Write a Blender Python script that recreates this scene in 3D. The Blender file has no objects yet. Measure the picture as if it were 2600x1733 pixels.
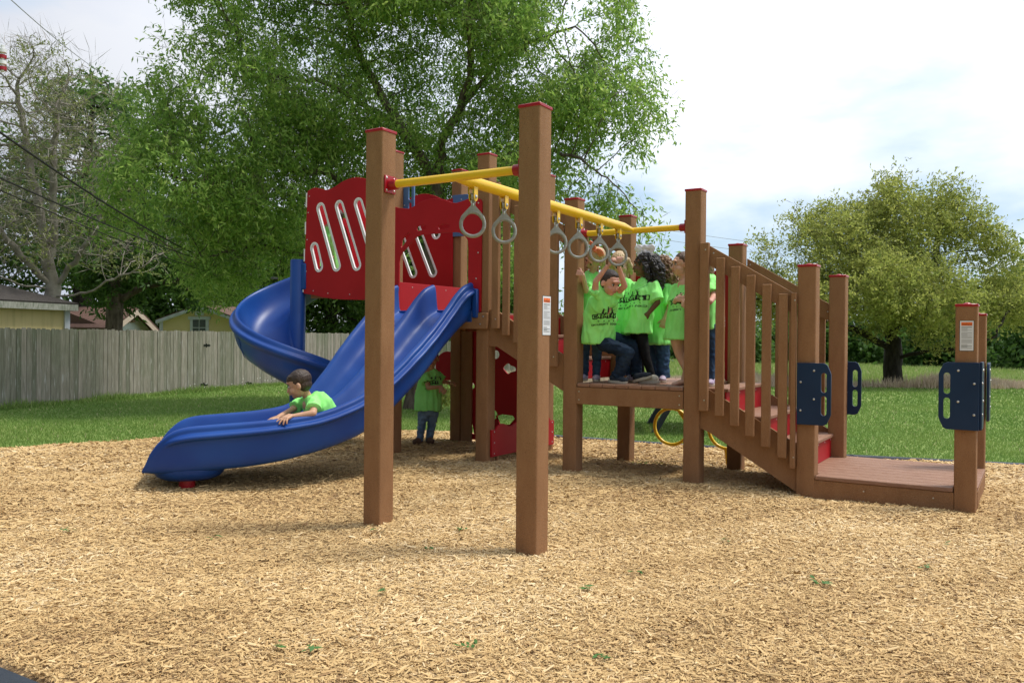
import bpy, bmesh, math, random
import numpy as np
from mathutils import Vector, Matrix, Quaternion, noise
from mathutils.bvhtree import BVHTree
random.seed(7); rng = np.random.default_rng(7)
R = math.radians
sc = bpy.context.scene
COL = sc.collection
# ------------------------------------------------------------------ camera
FPX, PITCH, ROLL, TH = 2135.67, 0.0043, 0.0084, 0.5568
CAM = Vector((3.587, -4.148, 1.230))
Xd = Vector((math.cos(TH), math.sin(TH), 0)); Fh = Vector((-math.sin(TH), math.cos(TH), 0)); Zu = Vector((0, 0, 1))
FW = Fh*math.cos(PITCH) - Zu*math.sin(PITCH); Ud = Zu*math.cos(PITCH) + Fh*math.sin(PITCH)
cr = Xd*math.cos(ROLL) + Ud*math.sin(ROLL); cu = -Xd*math.sin(ROLL) + Ud*math.cos(ROLL)
cam_d = bpy.data.cameras.new('camera'); cam_d.sensor_width = 36; cam_d.lens = FPX/2600*36
cam_d.clip_start = 0.05; cam_d.clip_end = 3000
cam = bpy.data.objects.new('camera', cam_d); COL.objects.link(cam)
M = Matrix((cr, cu, -FW)).transposed().to_4x4(); M.translation = CAM
cam.matrix_world = M
sc.camera = cam
def at(x, y, d):
    """point at horizontal distance d along the sight line of (x, y), for placing far trees and houses"""
    x *= 2600/2352; y *= 2600/2352
    v = FW*1.0 + cr*((x-1300)/FPX) - cu*((y-866.5)/FPX)
    return CAM + v*(d/math.hypot(v.x, v.y))
def proj_np(P):
    v = P - np.array(CAM); d = v@np.array(FW)
    return 1300+FPX*(v@np.array(cr))/d, 866.5-FPX*(v@np.array(cu))/d, d
# ------------------------------------------------------------------ sky, sun, exposure
SUN_EL, SUN_AZ = R(65), math.atan2(0.62, 0.78)      # direction to the sun: mostly +y with some +x
sd = Vector((math.cos(SUN_EL)*math.cos(SUN_AZ), math.cos(SUN_EL)*math.sin(SUN_AZ), math.sin(SUN_EL)))
wd = bpy.data.worlds.new('World'); sc.world = wd; wd.use_nodes = True
nt = wd.node_tree; N = nt.nodes; LK = nt.links; N.clear()
wout = N.new('ShaderNodeOutputWorld'); bg = N.new('ShaderNodeBackground'); LK.new(bg.outputs[0], wout.inputs[0])
sky = N.new('ShaderNodeTexSky'); sky.sky_type = 'NISHITA'; sky.sun_disc = False
sky.sun_elevation = SUN_EL; sky.sun_rotation = math.pi/2 - SUN_AZ; sky.air_density = 1.0; sky.dust_density = 2.0
tc = N.new('ShaderNodeTexCoord'); mp = N.new('ShaderNodeMapping'); LK.new(tc.outputs['Generated'], mp.inputs[0])
mp.inputs['Scale'].default_value = (1, 1, 2.6); mp.inputs['Location'].default_value = (3.1, 1.7, .4)
nz = N.new('ShaderNodeTexNoise'); nz.inputs['Scale'].default_value = 2.1; nz.inputs['Detail'].default_value = 7; nz.inputs['Roughness'].default_value = .52
LK.new(mp.outputs[0], nz.inputs['Vector'])
cr1 = N.new('ShaderNodeValToRGB'); cr1.color_ramp.elements[0].position = .36; cr1.color_ramp.elements[1].position = .50
LK.new(nz.outputs['Fac'], cr1.inputs[0])
# thin cloud is brighter towards the sun
dt = N.new('ShaderNodeVectorMath'); dt.operation = 'DOT_PRODUCT'; LK.new(tc.outputs['Generated'], dt.inputs[0]); dt.inputs[1].default_value = Vector((.42, .72, .55))
mr = N.new('ShaderNodeMapRange'); mr.inputs[1].default_value = -0.6; mr.inputs[2].default_value = .6; mr.inputs[3].default_value = 1.2; mr.inputs[4].default_value = 12.0
LK.new(dt.outputs['Value'], mr.inputs[0])
nz2 = N.new('ShaderNodeTexNoise'); nz2.inputs['Scale'].default_value = 3.4; nz2.inputs['Detail'].default_value = 5
LK.new(mp.outputs[0], nz2.inputs['Vector'])
crc = N.new('ShaderNodeValToRGB'); crc.color_ramp.elements[0].position = .35; crc.color_ramp.elements[1].position = .62
crc.color_ramp.elements[0].color = (.72, .79, .95, 1); crc.color_ramp.elements[1].color = (.90, .93, 1.0, 1)
LK.new(nz2.outputs['Fac'], crc.inputs[0])
sv = N.new('ShaderNodeVectorMath'); sv.operation = 'SCALE'; LK.new(crc.outputs[0], sv.inputs[0]); LK.new(mr.outputs[0], sv.inputs['Scale'])
hz = N.new('ShaderNodeMixRGB'); hz.inputs[0].default_value = .62; hz.inputs[2].default_value = (6.6, 8.6, 10.6, 1)
LK.new(sky.outputs[0], hz.inputs[1])
mx = N.new('ShaderNodeMixRGB'); LK.new(cr1.outputs[0], mx.inputs[0]); LK.new(hz.outputs[0], mx.inputs[1]); LK.new(sv.outputs[0], mx.inputs[2])
LK.new(mx.outputs[0], bg.inputs[0]); bg.inputs[1].default_value = .1
sl = bpy.data.lights.new('sun', 'SUN'); sl.energy = 3.0; sl.angle = R(12); sl.color = (1, .95, .86)
so = bpy.data.objects.new('sun', sl); COL.objects.link(so)
so.rotation_euler = (-sd).to_track_quat('-Z', 'Y').to_euler(); so.location = (0, 0, 30)
sc.view_settings.view_transform = 'Standard'; sc.view_settings.look = 'None'; sc.view_settings.gamma = 1; sc.view_settings.exposure = 0.2

# ------------------------------------------------------------------ materials
def lin(r, g, b):
    f = lambda c: ((c/255+.055)/1.055)**2.4 if c > 10 else c/255/12.92
    return (f(r), f(g), f(b), 1)
def mat(name, c1, c2=None, rough=.6, scale=8, bump=0, bscale=None, detail=4, spec=.4, stretch=(1, 1, 1), metal=0, lo=.35, hi=.65, sss=0, coat=0):
    m = bpy.data.materials.new(name); m.use_nodes = True
    n = m.node_tree.nodes; l = m.node_tree.links; p = n['Principled BSDF']
    p.inputs['Roughness'].default_value = rough; p.inputs['Specular IOR Level'].default_value = spec; p.inputs['Metallic'].default_value = metal
    if sss: p.inputs['Subsurface Weight'].default_value = sss; p.inputs['Subsurface Radius'].default_value = (.012, .004, .002); p.inputs['Subsurface Scale'].default_value = .6
    if coat: p.inputs['Coat Weight'].default_value = coat; p.inputs['Coat Roughness'].default_value = .25
    if len(c1) == 3: c1 = (*c1, 1)
    if c2 is None: c2 = tuple(v*.85 for v in c1[:3])
    if len(c2) == 3: c2 = (*c2, 1)
    t = n.new('ShaderNodeTexCoord'); mpn = n.new('ShaderNodeMapping'); mpn.inputs['Scale'].default_value = stretch
    l.new(t.outputs['Object'], mpn.inputs[0])
    z = n.new('ShaderNodeTexNoise'); z.inputs['Scale'].default_value = scale; z.inputs['Detail'].default_value = detail
    l.new(mpn.outputs[0], z.inputs['Vector'])
    r = n.new('ShaderNodeValToRGB'); r.color_ramp.elements[0].position = lo; r.color_ramp.elements[1].position = hi
    r.color_ramp.elements[0].color = c1; r.color_ramp.elements[1].color = c2
    l.new(z.outputs['Fac'], r.inputs[0]); l.new(r.outputs[0], p.inputs['Base Color'])
    if bump:
        z2 = n.new('ShaderNodeTexNoise'); z2.inputs['Scale'].default_value = bscale or scale*4; z2.inputs['Detail'].default_value = 3
        l.new(mpn.outputs[0], z2.inputs['Vector'])
        b = n.new('ShaderNodeBump'); b.inputs['Strength'].default_value = bump; b.inputs['Distance'].default_value = .01
        l.new(z2.outputs['Fac'], b.inputs['Height']); l.new(b.outputs[0], p.inputs['Normal'])
    m['p'] = 1
    return m
def vcol_mat(name, ramp, rough=.7, trans=0, spec=.3, attr='tint', bump=0):
    """colour by a per-face random attribute through a ramp"""
    m = bpy.data.materials.new(name); m.use_nodes = True
    n = m.node_tree.nodes; l = m.node_tree.links; p = n['Principled BSDF']
    p.inputs['Roughness'].default_value = rough; p.inputs['Specular IOR Level'].default_value = spec
    a = n.new('ShaderNodeAttribute'); a.attribute_name = attr
    r = n.new('ShaderNodeValToRGB'); els = r.color_ramp.elements
    while len(els) < len(ramp): els.new(.5)
    for e, (pos, c) in zip(els, ramp): e.position = pos; e.color = (*c, 1)
    l.new(a.outputs['Fac'], r.inputs[0]); l.new(r.outputs[0], p.inputs['Base Color'])
    if trans:
        o = n['Material Output']; t = n.new('ShaderNodeBsdfTranslucent'); x = n.new('ShaderNodeMixShader'); x.inputs[0].default_value = trans
        l.new(r.outputs[0], t.inputs[0]); l.new(p.outputs[0], x.inputs[1]); l.new(t.outputs[0], x.inputs[2]); l.new(x.outputs[0], o.inputs[0])
    return m
LUM = mat('brown recycled lumber', (.245, .120, .052), (.325, .170, .080), rough=.68, scale=9, bump=.5, bscale=210, detail=8, spec=.2, lo=.2, hi=.8, stretch=(1.6, 1.6, .5))
def add_speckle(m, sc_=330, lo_=.60, col=(.40, .24, .13, 1)):
    n = m.node_tree.nodes; l = m.node_tree.links; p = n['Principled BSDF']
    src = p.inputs['Base Color'].links[0].from_socket
    t = n.new('ShaderNodeTexCoord'); z = n.new('ShaderNodeTexNoise'); z.inputs['Scale'].default_value = sc_; z.inputs['Detail'].default_value = 2
    l.new(t.outputs['Object'], z.inputs['Vector'])
    r = n.new('ShaderNodeValToRGB'); r.color_ramp.elements[0].position = lo_; r.color_ramp.elements[1].position = lo_+.08
    l.new(z.outputs['Fac'], r.inputs[0])
    x = n.new('ShaderNodeMixRGB'); x.inputs[2].default_value = col; l.new(r.outputs[0], x.inputs[0]); l.new(src, x.inputs[1]); l.new(x.outputs[0], p.inputs['Base Color'])
add_speckle(LUM, 300, .59, (.42, .25, .14, 1)); add_speckle(LUM, 210, .63, (.15, .07, .03, 1))
DECKM = mat('brown deck board', (.25, .125, .075), (.33, .185, .12), rough=.6, scale=14, bump=.3, bscale=160, stretch=(1, 6, 6), spec=.35)
RED = mat('red plastic panel', (.36, .004, .010), (.40, .006, .013), rough=.5, scale=3, bump=.06, bscale=400, spec=.28)
REDM = mat('red painted metal', (.33, .004, .012), (.37, .006, .014), rough=.3, scale=5, spec=.5)
BLUE = mat('blue moulded plastic', (.005, .044, .24), (.010, .066, .29), rough=.38, scale=2.2, detail=9, bump=.05, bscale=300, spec=.38)
LBLUE = mat('pale blue plastic', (.07, .14, .30), (.09, .17, .34), rough=.45, scale=3, spec=.3)
NAVY = mat('navy plastic', (.005, .022, .065), (.007, .028, .078), rough=.42, scale=3, spec=.3)
WHT = mat('white core plastic', (.86, .85, .86), (.80, .79, .80), rough=.6, scale=10, spec=.2)
YEL = mat('yellow coated metal', (.78, .47, .010), (.82, .52, .016), rough=.3, scale=5, spec=.5)
STEEL = mat('stainless bolt', (.62, .62, .60), (.5, .5, .48), rough=.28, metal=.9, scale=30)
CAST = mat('grey cast metal', (.26, .26, .235), (.33, .33, .30), rough=.48, metal=.35, scale=30, bump=.15)
BLK = mat('black print', (.012, .018, .012), (.018, .025, .018), rough=.7)
ORG = mat('orange label', (.85, .17, .03), (.8, .15, .03), rough=.5)
GREYT = mat('grey print', (.30, .30, .31), (.36, .36, .37), rough=.6)
LAB = mat('white label', (.72, .74, .76), (.68, .70, .73), rough=.4)

# ------------------------------------------------------------------ mesh helpers
class MB:
    def __init__(s): s.v = []; s.f = []; s.m = []
    def add(s, vs, fs, mi=0):
        o = len(s.v); s.v += [tuple(p) for p in vs]; s.f += [tuple(i+o for i in f) for f in fs]; s.m += [mi]*len(fs); return s
    def box(s, x0, x1, y0, y1, z0, z1, ch=.004, mi=0, mtx=None):
        c = Vector(((x0+x1)/2, (y0+y1)/2, (z0+z1)/2)); h = Vector((abs(x1-x0)/2, abs(y1-y0)/2, abs(z1-z0)/2))
        ch = min(ch, min(h)*.45)
        vs = []; idx = {}
        for sx in (-1, 1):
            for sy in (-1, 1):
                for sz in (-1, 1):
                    for ax in range(3):
                        p = [sx*(h.x-ch), sy*(h.y-ch), sz*(h.z-ch)]; p[ax] = (sx, sy, sz)[ax]*h[ax]
                        idx[(sx, sy, sz, ax)] = len(vs); q = c+Vector(p); vs.append(mtx@q if mtx else q)
        fs = []
        for ax in range(3):
            a1, a2 = (ax+1) % 3, (ax+2) % 3
            for sg in (-1, 1):
                loop = []
                for (u, w) in ((-1, -1), (1, -1), (1, 1), (-1, 1)):
                    k = [0, 0, 0]; k[ax] = sg; k[a1] = u; k[a2] = w; loop.append(idx[(*k, ax)])
                fs.append(loop if sg > 0 else loop[::-1])
            for u in (-1, 1):
                for w in (-1, 1):
                    k0 = [0, 0, 0]; k0[a1] = u; k0[a2] = w; k1 = list(k0); k0[ax] = -1; k1[ax] = 1
                    lp = [idx[(*k0, a1)], idx[(*k1, a1)], idx[(*k1, a2)], idx[(*k0, a2)]]
                    fs.append(lp if u*w > 0 else lp[::-1])
        for sx in (-1, 1):
            for sy in (-1, 1):
                for sz in (-1, 1):
                    lp = [idx[(sx, sy, sz, 0)], idx[(sx, sy, sz, 1)], idx[(sx, sy, sz, 2)]]
                    fs.append(lp if sx*sy*sz > 0 else lp[::-1])
        return s.add(vs, fs, mi)
    def tube(s, path, rad, n=12, mi=0, caps=True, closed=False):
        P = [Vector(p) for p in path]; m = len(P)
        if not hasattr(rad, '__len__'): rad = [rad]*m
        vs = []; fs = []; up = None
        for i, p in enumerate(P):
            if closed: t = (P[(i+1) % m]-P[i-1])
            else: t = P[min(i+1, m-1)]-P[max(i-1, 0)]
            t.normalize()
            if up is None: up = t.orthogonal().normalized()
            up = (up-t*up.dot(t)); up.normalize(); w = t.cross(up)
            for k in range(n):
                a = 2*math.pi*k/n; vs.append(p+(up*math.cos(a)+w*math.sin(a))*rad[i])
        for i in range(m if closed else m-1):
            j = (i+1) % m
            for k in range(n): fs.append((i*n+k, i*n+(k+1) % n, j*n+(k+1) % n, j*n+k))
        if caps and not closed: fs.append(tuple(range(n))[::-1]); fs.append(tuple((m-1)*n+k for k in range(n)))
        return s.add(vs, fs, mi)
    def disc(s, c, ax, r, h, n=12, mi=0, dome=0):
        c = Vector(c); ax = Vector(ax).normalized()
        pts = [c, c+ax*h*.7, c+ax*h] if not dome else [c, c+ax*h*.5, c+ax*h*.85, c+ax*h]
        rr = [r, r, r*.85] if not dome else [r, r*.86, r*.5, r*.1]
        return s.tube(pts, rr, n, mi)
    def loft(s, rings, mi=0, closed=True, caps=False):
        n = len(rings[0]); vs = [p for r in rings for p in r]; fs = []
        for i in range(len(rings)-1):
            for k in range(n if closed else n-1): fs.append((i*n+k, i*n+(k+1) % n, (i+1)*n+(k+1) % n, (i+1)*n+k))
        if caps: fs.append(tuple(range(n))[::-1]); fs.append(tuple((len(rings)-1)*n+k for k in range(n)))
        return s.add(vs, fs, mi)
    def build(s, name, mats, parent=None, smooth=False, loc=(0, 0, 0)):
        me = bpy.data.meshes.new(name); me.from_pydata([tuple(v) for v in s.v], [], s.f); me.update()
        if not isinstance(mats, (list, tuple)): mats = [mats]
        for m in mats: me.materials.append(m)
        me.polygons.foreach_set('material_index', s.m)
        bm = bmesh.new(); bm.from_mesh(me); bmesh.ops.recalc_face_normals(bm, faces=bm.faces); bm.to_mesh(me); bm.free()
        if smooth: shade(me, 35 if smooth is True else smooth)
        return link(name, me, parent, loc)
def shade(me, ang=35):
    me.polygons.foreach_set('use_smooth', [True]*len(me.polygons))
    try: me.set_sharp_from_angle(angle=R(ang))
    except Exception: pass
def link(name, me, parent=None, loc=(0, 0, 0)):
    o = bpy.data.objects.new(name, me); COL.objects.link(o); o.location = loc
    if parent is not None: o.parent = parent
    return o
def empty(name, loc=(0, 0, 0)):
    o = bpy.data.objects.new(name, None); COL.objects.link(o); o.location = loc; o.empty_display_size = .1; return o
def tag(o, label=None, cat=None, group=None, kind=None):
    if label: o['label'] = label
    if cat: o['category'] = cat
    if group: o['group'] = group
    if kind: o['kind'] = kind
    return o
def np_mesh(name, V, F, mats, attr=None, parent=None, smooth=False, mi=None):
    """V (n,3), F (m,k) arrays, quickly"""
    me = bpy.data.meshes.new(name); k = F.shape[1]
    me.vertices.add(len(V)); me.vertices.foreach_set('co', V.astype(np.float32).ravel())
    me.loops.add(F.size); me.loops.foreach_set('vertex_index', F.astype(np.int32).ravel())
    me.polygons.add(len(F)); me.polygons.foreach_set('loop_start', np.arange(0, F.size, k, dtype=np.int32))
    if mi is not None: me.polygons.foreach_set('material_index', mi.astype(np.int32))
    me.update(calc_edges=True)
    for m in (mats if isinstance(mats, (list, tuple)) else [mats]): me.materials.append(m)
    if attr is not None:
        a = me.attributes.new('tint', 'FLOAT', 'FACE'); a.data.foreach_set('value', attr.astype(np.float32))
    if smooth: me.polygons.foreach_set('use_smooth', [True]*len(F))
    return link(name, me, parent)
def ev_mesh(ob, rem=True):
    dg = bpy.context.evaluated_depsgraph_get(); me = bpy.data.meshes.new_from_object(ob.evaluated_get(dg))
    d = ob.data; bpy.data.objects.remove(ob)
    return me
def panel_mesh(outer, holes=(), th=.02, bev=.003):
    """flat panel outline in (u, v) with holes -> mesh lying in XY, thickness along Z"""
    cu_ = bpy.data.curves.new('t', 'CURVE'); cu_.dimensions = '2D'; cu_.fill_mode = 'BOTH'; cu_.extrude = th/2-bev; cu_.bevel_depth = bev; cu_.bevel_resolution = 1; cu_.offset = -bev
    for pl in [outer]+list(holes):
        sp = cu_.splines.new('POLY'); sp.points.add(len(pl)-1); sp.use_cyclic_u = True
        for i, (x, y) in enumerate(pl): sp.points[i].co = (x, y, 0, 1)
    o = bpy.data.objects.new('t', cu_); COL.objects.link(o)
    me = ev_mesh(o); bpy.data.curves.remove(cu_); return me
def basis(u, v, origin):
    u = Vector(u); v = Vector(v); w = u.cross(v); m = Matrix((u, v, w)).transposed().to_4x4(); m.translation = Vector(origin); return m
def absorb(mb, me, mtx, mi=0):
    mb.add([mtx@v.co for v in me.vertices], [tuple(p.vertices) for p in me.polygons], mi); return mb
def slot_pts(x0, y0, x1, y1, r, n=8):
    """stadium outline between two centres"""
    a = math.atan2(y1-y0, x1-x0); out = []
    for k in range(n+1): t = a+math.pi/2+math.pi*k/n; out.append((x0+r*math.cos(t), y0+r*math.sin(t)))
    for k in range(n+1): t = a-math.pi/2+math.pi*k/n; out.append((x1+r*math.cos(t), y1+r*math.sin(t)))
    return out
def smooth_poly(keys, n=6):
    """Catmull-Rom through open key points"""
    out = []; K = [keys[0]]+list(keys)+[keys[-1]]
    for i in range(1, len(K)-2):
        p0, p1, p2, p3 = (np.array(K[j], float) for j in (i-1, i, i+1, i+2))
        for t in np.linspace(0, 1, n, endpoint=False):
            out.append(tuple(.5*((2*p1)+(-p0+p2)*t+(2*p0-5*p1+4*p2-p3)*t*t+(-p0+3*p1-3*p2+p3)*t**3)))
    out.append(tuple(keys[-1])); return out
def screws(mb, pts, nrm, r=.0075, h=.004, mi=2):
    for p in pts: mb.disc(p, nrm, r, h, 8, mi, dome=1)
# ------------------------------------------------------------------ the playground structure
W, L, D, K, MM = 1.149, 2.678, 1.179, .925, 1.096
H2 = .07
PG = empty('playground_structure', (0, 0, 0))
tag(PG, 'brown lumber playground structure with blue slides, red panels and yellow overhead beam', 'playground')
FR = L-H2                                   # front face plane of the long row of posts
posts = [(0, 0, 2.555), (W, 0, 2.555), (0, L, 2.505), (W, L, 2.49), (0, L+D, 2.50), (W, L+D, 2.148), (W+K, L, 1.823), (W+K, L+D, 1.82),
         (W+K+MM, L, 1.50), (W+K+MM, L+D, 1.466), (-.963, L, 3.015), (-2.129, L+D, 3.18), (-2.129, L, 3.168), (-.963, L+D, 3.01)]
def make_post(x, y, h):
    mb = MB(); r = .012; n = 3; prof = []
    for cx, cy, a0 in ((1, 1, 0), (-1, 1, 90), (-1, -1, 180), (1, -1, 270)):
        for k in range(n+1): a = R(a0+90*k/n); prof.append((cx*(H2-r)+r*math.cos(a), cy*(H2-r)+r*math.sin(a)))
    zs = list(np.linspace(-.3, h-.022, 14))
    mb.loft([[(px, py, z) for px, py in prof] for z in zs], caps=True)
    o = mb.build('post', LUM, PG, smooth=40, loc=(x, y, 0))
    c = MB(); c.box(-H2-.004, H2+.004, -H2-.004, H2+.004, h-.022, h-.002, .004); c.disc((0, 0, h-.002), (0, 0, 1), .028, .012, 14, dome=1)
    cp = c.build('cap', REDM, o, smooth=40)
    return o
for p_ in posts: make_post(*p_)

def deck(name, x0, x1, y0, y1, top, along='y', fasc=.155, nb=None, lab=None):
    """boards across, fascia boards round the edge as sub-parts"""
    mb = MB(); bw = .128; n = nb or round((x1-x0)/(bw+.004)); w = (x1-x0)/n
    for i in range(n): mb.box(x0+i*w+.002, x0+(i+1)*w-.002, y0-.003, y1+.003, top-.032, top, .005)
    o = mb.build(name, DECKM, PG)
    f = MB()
    f.box(x0-.01, x1+.0, y0, y0+.036, top-.034-fasc, top-.036, .004); f.box(x0-.01, x1, y1-.036, y1, top-.034-fasc, top-.036, .004)
    f.box(x0-.01, x0+.026, y0+.038, y1-.038, top-.034-fasc, top-.036, .004); f.box(x1-.036, x1, y0+.038, y1-.038, top-.034-fasc, top-.036, .004)
    for k in range(2): f.box(x0+.03, x1-.04, y0+(y1-y0)*(k+1)/3-.02, y0+(y1-y0)*(k+1)/3+.02, top-.12, top-.036, .003)
    s = []
    for xx in (x0+.02, x1-.03):
        for zz in (.075, .15): f.disc((xx, y0, top-zz), (0, -1, 0), .006, .003, 8, 1)
    f.build('fascia', [LUM, STEEL], o)
    return o
deck('deck', .078, W-.073, FR-.002, L+D+H2, .828)
# the deck boards in line with the stair, over the stair opening
def low_platform():
    mb = MB(); x0, x1 = 2.075+.075, 3.244; y0, y1 = FR-.004, L+D+H2; n = 9; w = (y1-y0)/n
    for i in range(n): mb.box(x0 if (i in (0, n-1)) else 2.01, x1 if i not in (0, n-1) else 3.095, y0+i*w+.002, y0+(i+1)*w-.002, .155, .187, .005)
    o = mb.build('low_deck', DECKM, PG)
    f = MB(); f.box(x0-.02, 3.10, FR+.004, FR+.04, -.1, .153, .004); f.box(3.244-.036, 3.244, L+H2+.002, L+D-H2-.002, -.1, .153, .004)
    f.box(x0, 3.10, L+D+H2-.036, L+D+H2, -.1, .153, .004)
    for xx in (2.5, 2.97): f.disc((xx, FR+.004, .10), (0, -1, 0), .006, .003, 8, 1); f.disc((xx, FR+.004, .02), (0, -1, 0), .006, .003, 8, 1)
    f.build('fascia', [LUM, STEEL], o)
low_platform()
UP = 1.482; UP3 = 1.80
def upper_decks():
    mb = MB(); x0, x1, y0, y1 = -2.055, -1.03, FR+.002, L+D+H2; n = 8; w = (x1-x0)/n
    for i in range(n): mb.box(x0+i*w+.002, x0+(i+1)*w-.002, y0, y1, UP-.03, UP, .004)
    o = mb.build('upper_deck', DECKM, PG)
    f = MB(); f.box(-2.055, -.885, FR-.037, FR-.001, 1.314, 1.468, .004); f.box(-2.055, -1.035, y1-.036, y1, 1.3, 1.45, .004)
    f.box(-1.036-.03, -1.036, L+.072, L+D-.072, 1.3, 1.45, .004)
    for xx in (-.925, -.96): f.disc((xx, FR-.037, 1.432 if xx > -.95 else 1.36), (0, -1, 0), .008, .004, 8, 1)
    f.build('fascia', [LUM, STEEL], o)
    mb = MB(); x0, x1 = -3.29, -2.205; y0 = FR+.03; n = 8; w = (x1-x0)/n
    for i in range(n): mb.box(x0+i*w+.002, x0+(i+1)*w-.002, y0, L+D+.03, UP3-.03, UP3, .004)
    o = mb.build('upper_deck', DECKM, PG)
    f = MB(); f.box(x0, x1, y0, y0+.036, 1.65, UP3-.034, .004); f.box(x0, x1, L+D-.01, L+D+.026, 1.65, UP3-.034, .004)
    f.box(-2.16, -2.13, L+.08, L+D-.08, 1.6, UP3-.034, .004)
    f.build('fascia', LUM, o)
    mb = MB(); mb.box(-2.072, -2.056, L-.05, L+D+.05, UP+.002, UP3+.002, .003)
    screws(mb, [(-2.056, yy, 1.757) for yy in (2.9, 3.2, 3.5)], (1, 0, 0), mi=1)
    mb.build('riser', [RED, STEEL], PG)
upper_decks()

def stair(treads, risers, sx, loc_sign, stringer, name='stair'):
    st = empty('stair'); st.parent = PG
    for (x0, x1, z) in treads:
        m = MB(); m.box(x0, x1, L-.03, L+D+.03, z-.03, z, .005); m.build('tread', DECKM, st)
    for (x, z0, z1) in risers:
        m = MB(); m.box(x-.014, x, L-.02, L+D+.02, z0, z1-.031, .003)
        screws(m, [(x, yy, z1-.05) for yy in np.linspace(L+.1, L+D-.1, 5)], (1, 0, 0), r=.006, mi=1)
        m.build('riser', [RED, STEEL], st)
    for y0, y1 in ((FR+.022, FR+.05), (L+D+.032, L+D+.06)):
        m = MB(); v = [(x, y0, z) for x, z in stringer]+[(x, y1, z) for x, z in stringer]; n = len(stringer)
        fs = [tuple(range(n)), tuple(range(2*n-1, n-1, -1))]+[(i, (i+1) % n, (i+1) % n+n, i+n) for i in range(n)]
        m.add(v, fs); m.build('stringer', LUM, st)
    return st
stair([(W+.075, 1.45, .828), (1.425, 1.765, .615), (1.735, 2.055, .395)], [(1.432, .615, .828), (1.745, .395, .615), (2.035, .187, .395)], 1, 1,
      [(W+.072, .828), (1.29, .816), (1.985, .425), (2.004, .425), (2.004, .04), (1.94, .08), (1.292, .466), (W+.072, .49)])
stair([(-.50, -.18, 1.045), (-.80, -.47, 1.265)], [(-.19, .83, 1.045), (-.48, 1.045, 1.265), (-.79, 1.265, 1.482)], 1, 1,
      [(-.893, 1.40), (-.893, 1.50), (-.82, 1.495), (-.072, 1.075), (-.072, .745), (-.80, 1.144), (-.893, 1.15)])

def railing(x0, x1, zt0, zt1, ybal, yrail, bals, strips, side):
    r = empty('railing'); r.parent = PG
    m = MB(); v = []; dz = -.161
    for y in (yrail, yrail+.03): v += [(x0, y, zt0), (x1, y, zt1), (x1, y, zt1+dz), (x0, y, zt0+dz)]
    m.add(v, [(0, 1, 2, 3), (7, 6, 5, 4), (0, 4, 5, 1), (1, 5, 6, 2), (2, 6, 7, 3), (3, 7, 4, 0)])
    for xx, zz in ((x0+.03, zt0-.05), (x1-.03, zt1-.05), (x1-.03, zt1-.13)): m.disc((xx, yrail, zz-.01), (0, -1, 0), .007, .003, 8, 1)
    m.build('top_rail', [LUM, STEEL], r)
    sl_ = (zt1-zt0)/(x1-x0)
    for xc in bals:
        zt = zt0+(xc-x0)*sl_-.045; m = MB(); m.box(xc-.035, xc+.035, ybal, ybal+.036, zt-1.288, zt, .005); m.build('baluster', LUM, r)
    for (xa, xb, z0, z1) in strips:
        m = MB(); m.box(xa, xb, ybal+.002, ybal+.049, z0, z1, .005)
        for zz in (z0+.09, z1-.06): m.disc(((xa+xb)/2+.012, ybal+.002, zz), (0, -1, 0), .006, .003, 8, 1)
        m.build('baluster', [LUM, STEEL], r)
    return r
BX = [1.40, 1.525, 1.65, 1.777, 1.906]
railing(1.303, 2.0, 1.999, 1.583, FR-.05, FR-.012, BX, [(1.228, 1.302, .64, 2.027), (1.966, 2.003, .23, 1.60)], 1)
railing(1.225, 2.0, 2.01, 1.553, L+D+.085, L+D+.053, BX, [], 1)
LX = [-.668, -.542, -.417, -.292]
railing(-.75, -.075, 2.63, 2.26, FR-.05, FR-.012, LX, [(-.826, -.752, 1.316, 2.707), (-.192, -.115, .97, 2.345)], 1)
railing(-.89, -.075, 2.69, 2.26, L+D+.085, L+D+.053, LX, [], 1)

# ---------------- blue grip panels
def grip_panel(org, u, n_, mt_=None):
    """plate u to the right, z up, handle slots on the far u side"""
    k = .255; h = .478
    o_ = [(0, 0), (.20, 0), (.225, .012), (k-.008, .062), (k, .085), (k, h-.085), (k-.008, h-.06), (.225, h-.012), (.20, h), (0, h)]
    hs = [slot_pts(.202, .075+.022, .202, .205, .021), slot_pts(.202, .273, .202, .383, .021)]
    sc_ = [(.13, .42), (.03, .33), (.13, .20), (.03, .11)]
    me = panel_mesh(o_, hs, .02, .003)
    m = MB(); mt = basis(u, (0, 0, 1), org); absorb(m, me, mt)
    w = Vector(u).cross(Vector((0, 0, 1)))
    sgn = 1 if Vector(n_).dot(w) > 0 else -1
    for (a, b) in sc_: m.disc(mt@Vector((a, b, .01*sgn)), n_, .009, .006, 10, 1, dome=1)
    return m.build('grip_panel', [mt_ or NAVY, STEEL], PG, smooth=30)
NF = (0, -1, 0); NR = (1, 0, 0)
grip_panel((2.010, FR-.013, .577), (1, 0, 0), NF)
grip_panel((2.005, L+D+.085, .562), (1, 0, 0), NF)
grip_panel((3.254, FR-.013, .605), (-1, 0, 0), NF)
grip_panel((3.262, FR+.005, .607), (0, 1, 0), NR)
grip_panel((3.262, L+D+.065, .58), (0, -1, 0), NR)
gk = grip_panel((-2.184, L+.085, 2.41), (1, 0, 0), NF, LBLUE); gk['label'] = 'pale blue grip panel'
gj = grip_panel((-2.168, L+D-.085, 2.395), (1, 0, 0), NF, LBLUE); gj['label'] = 'pale blue grip panel behind the arched panel'

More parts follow.
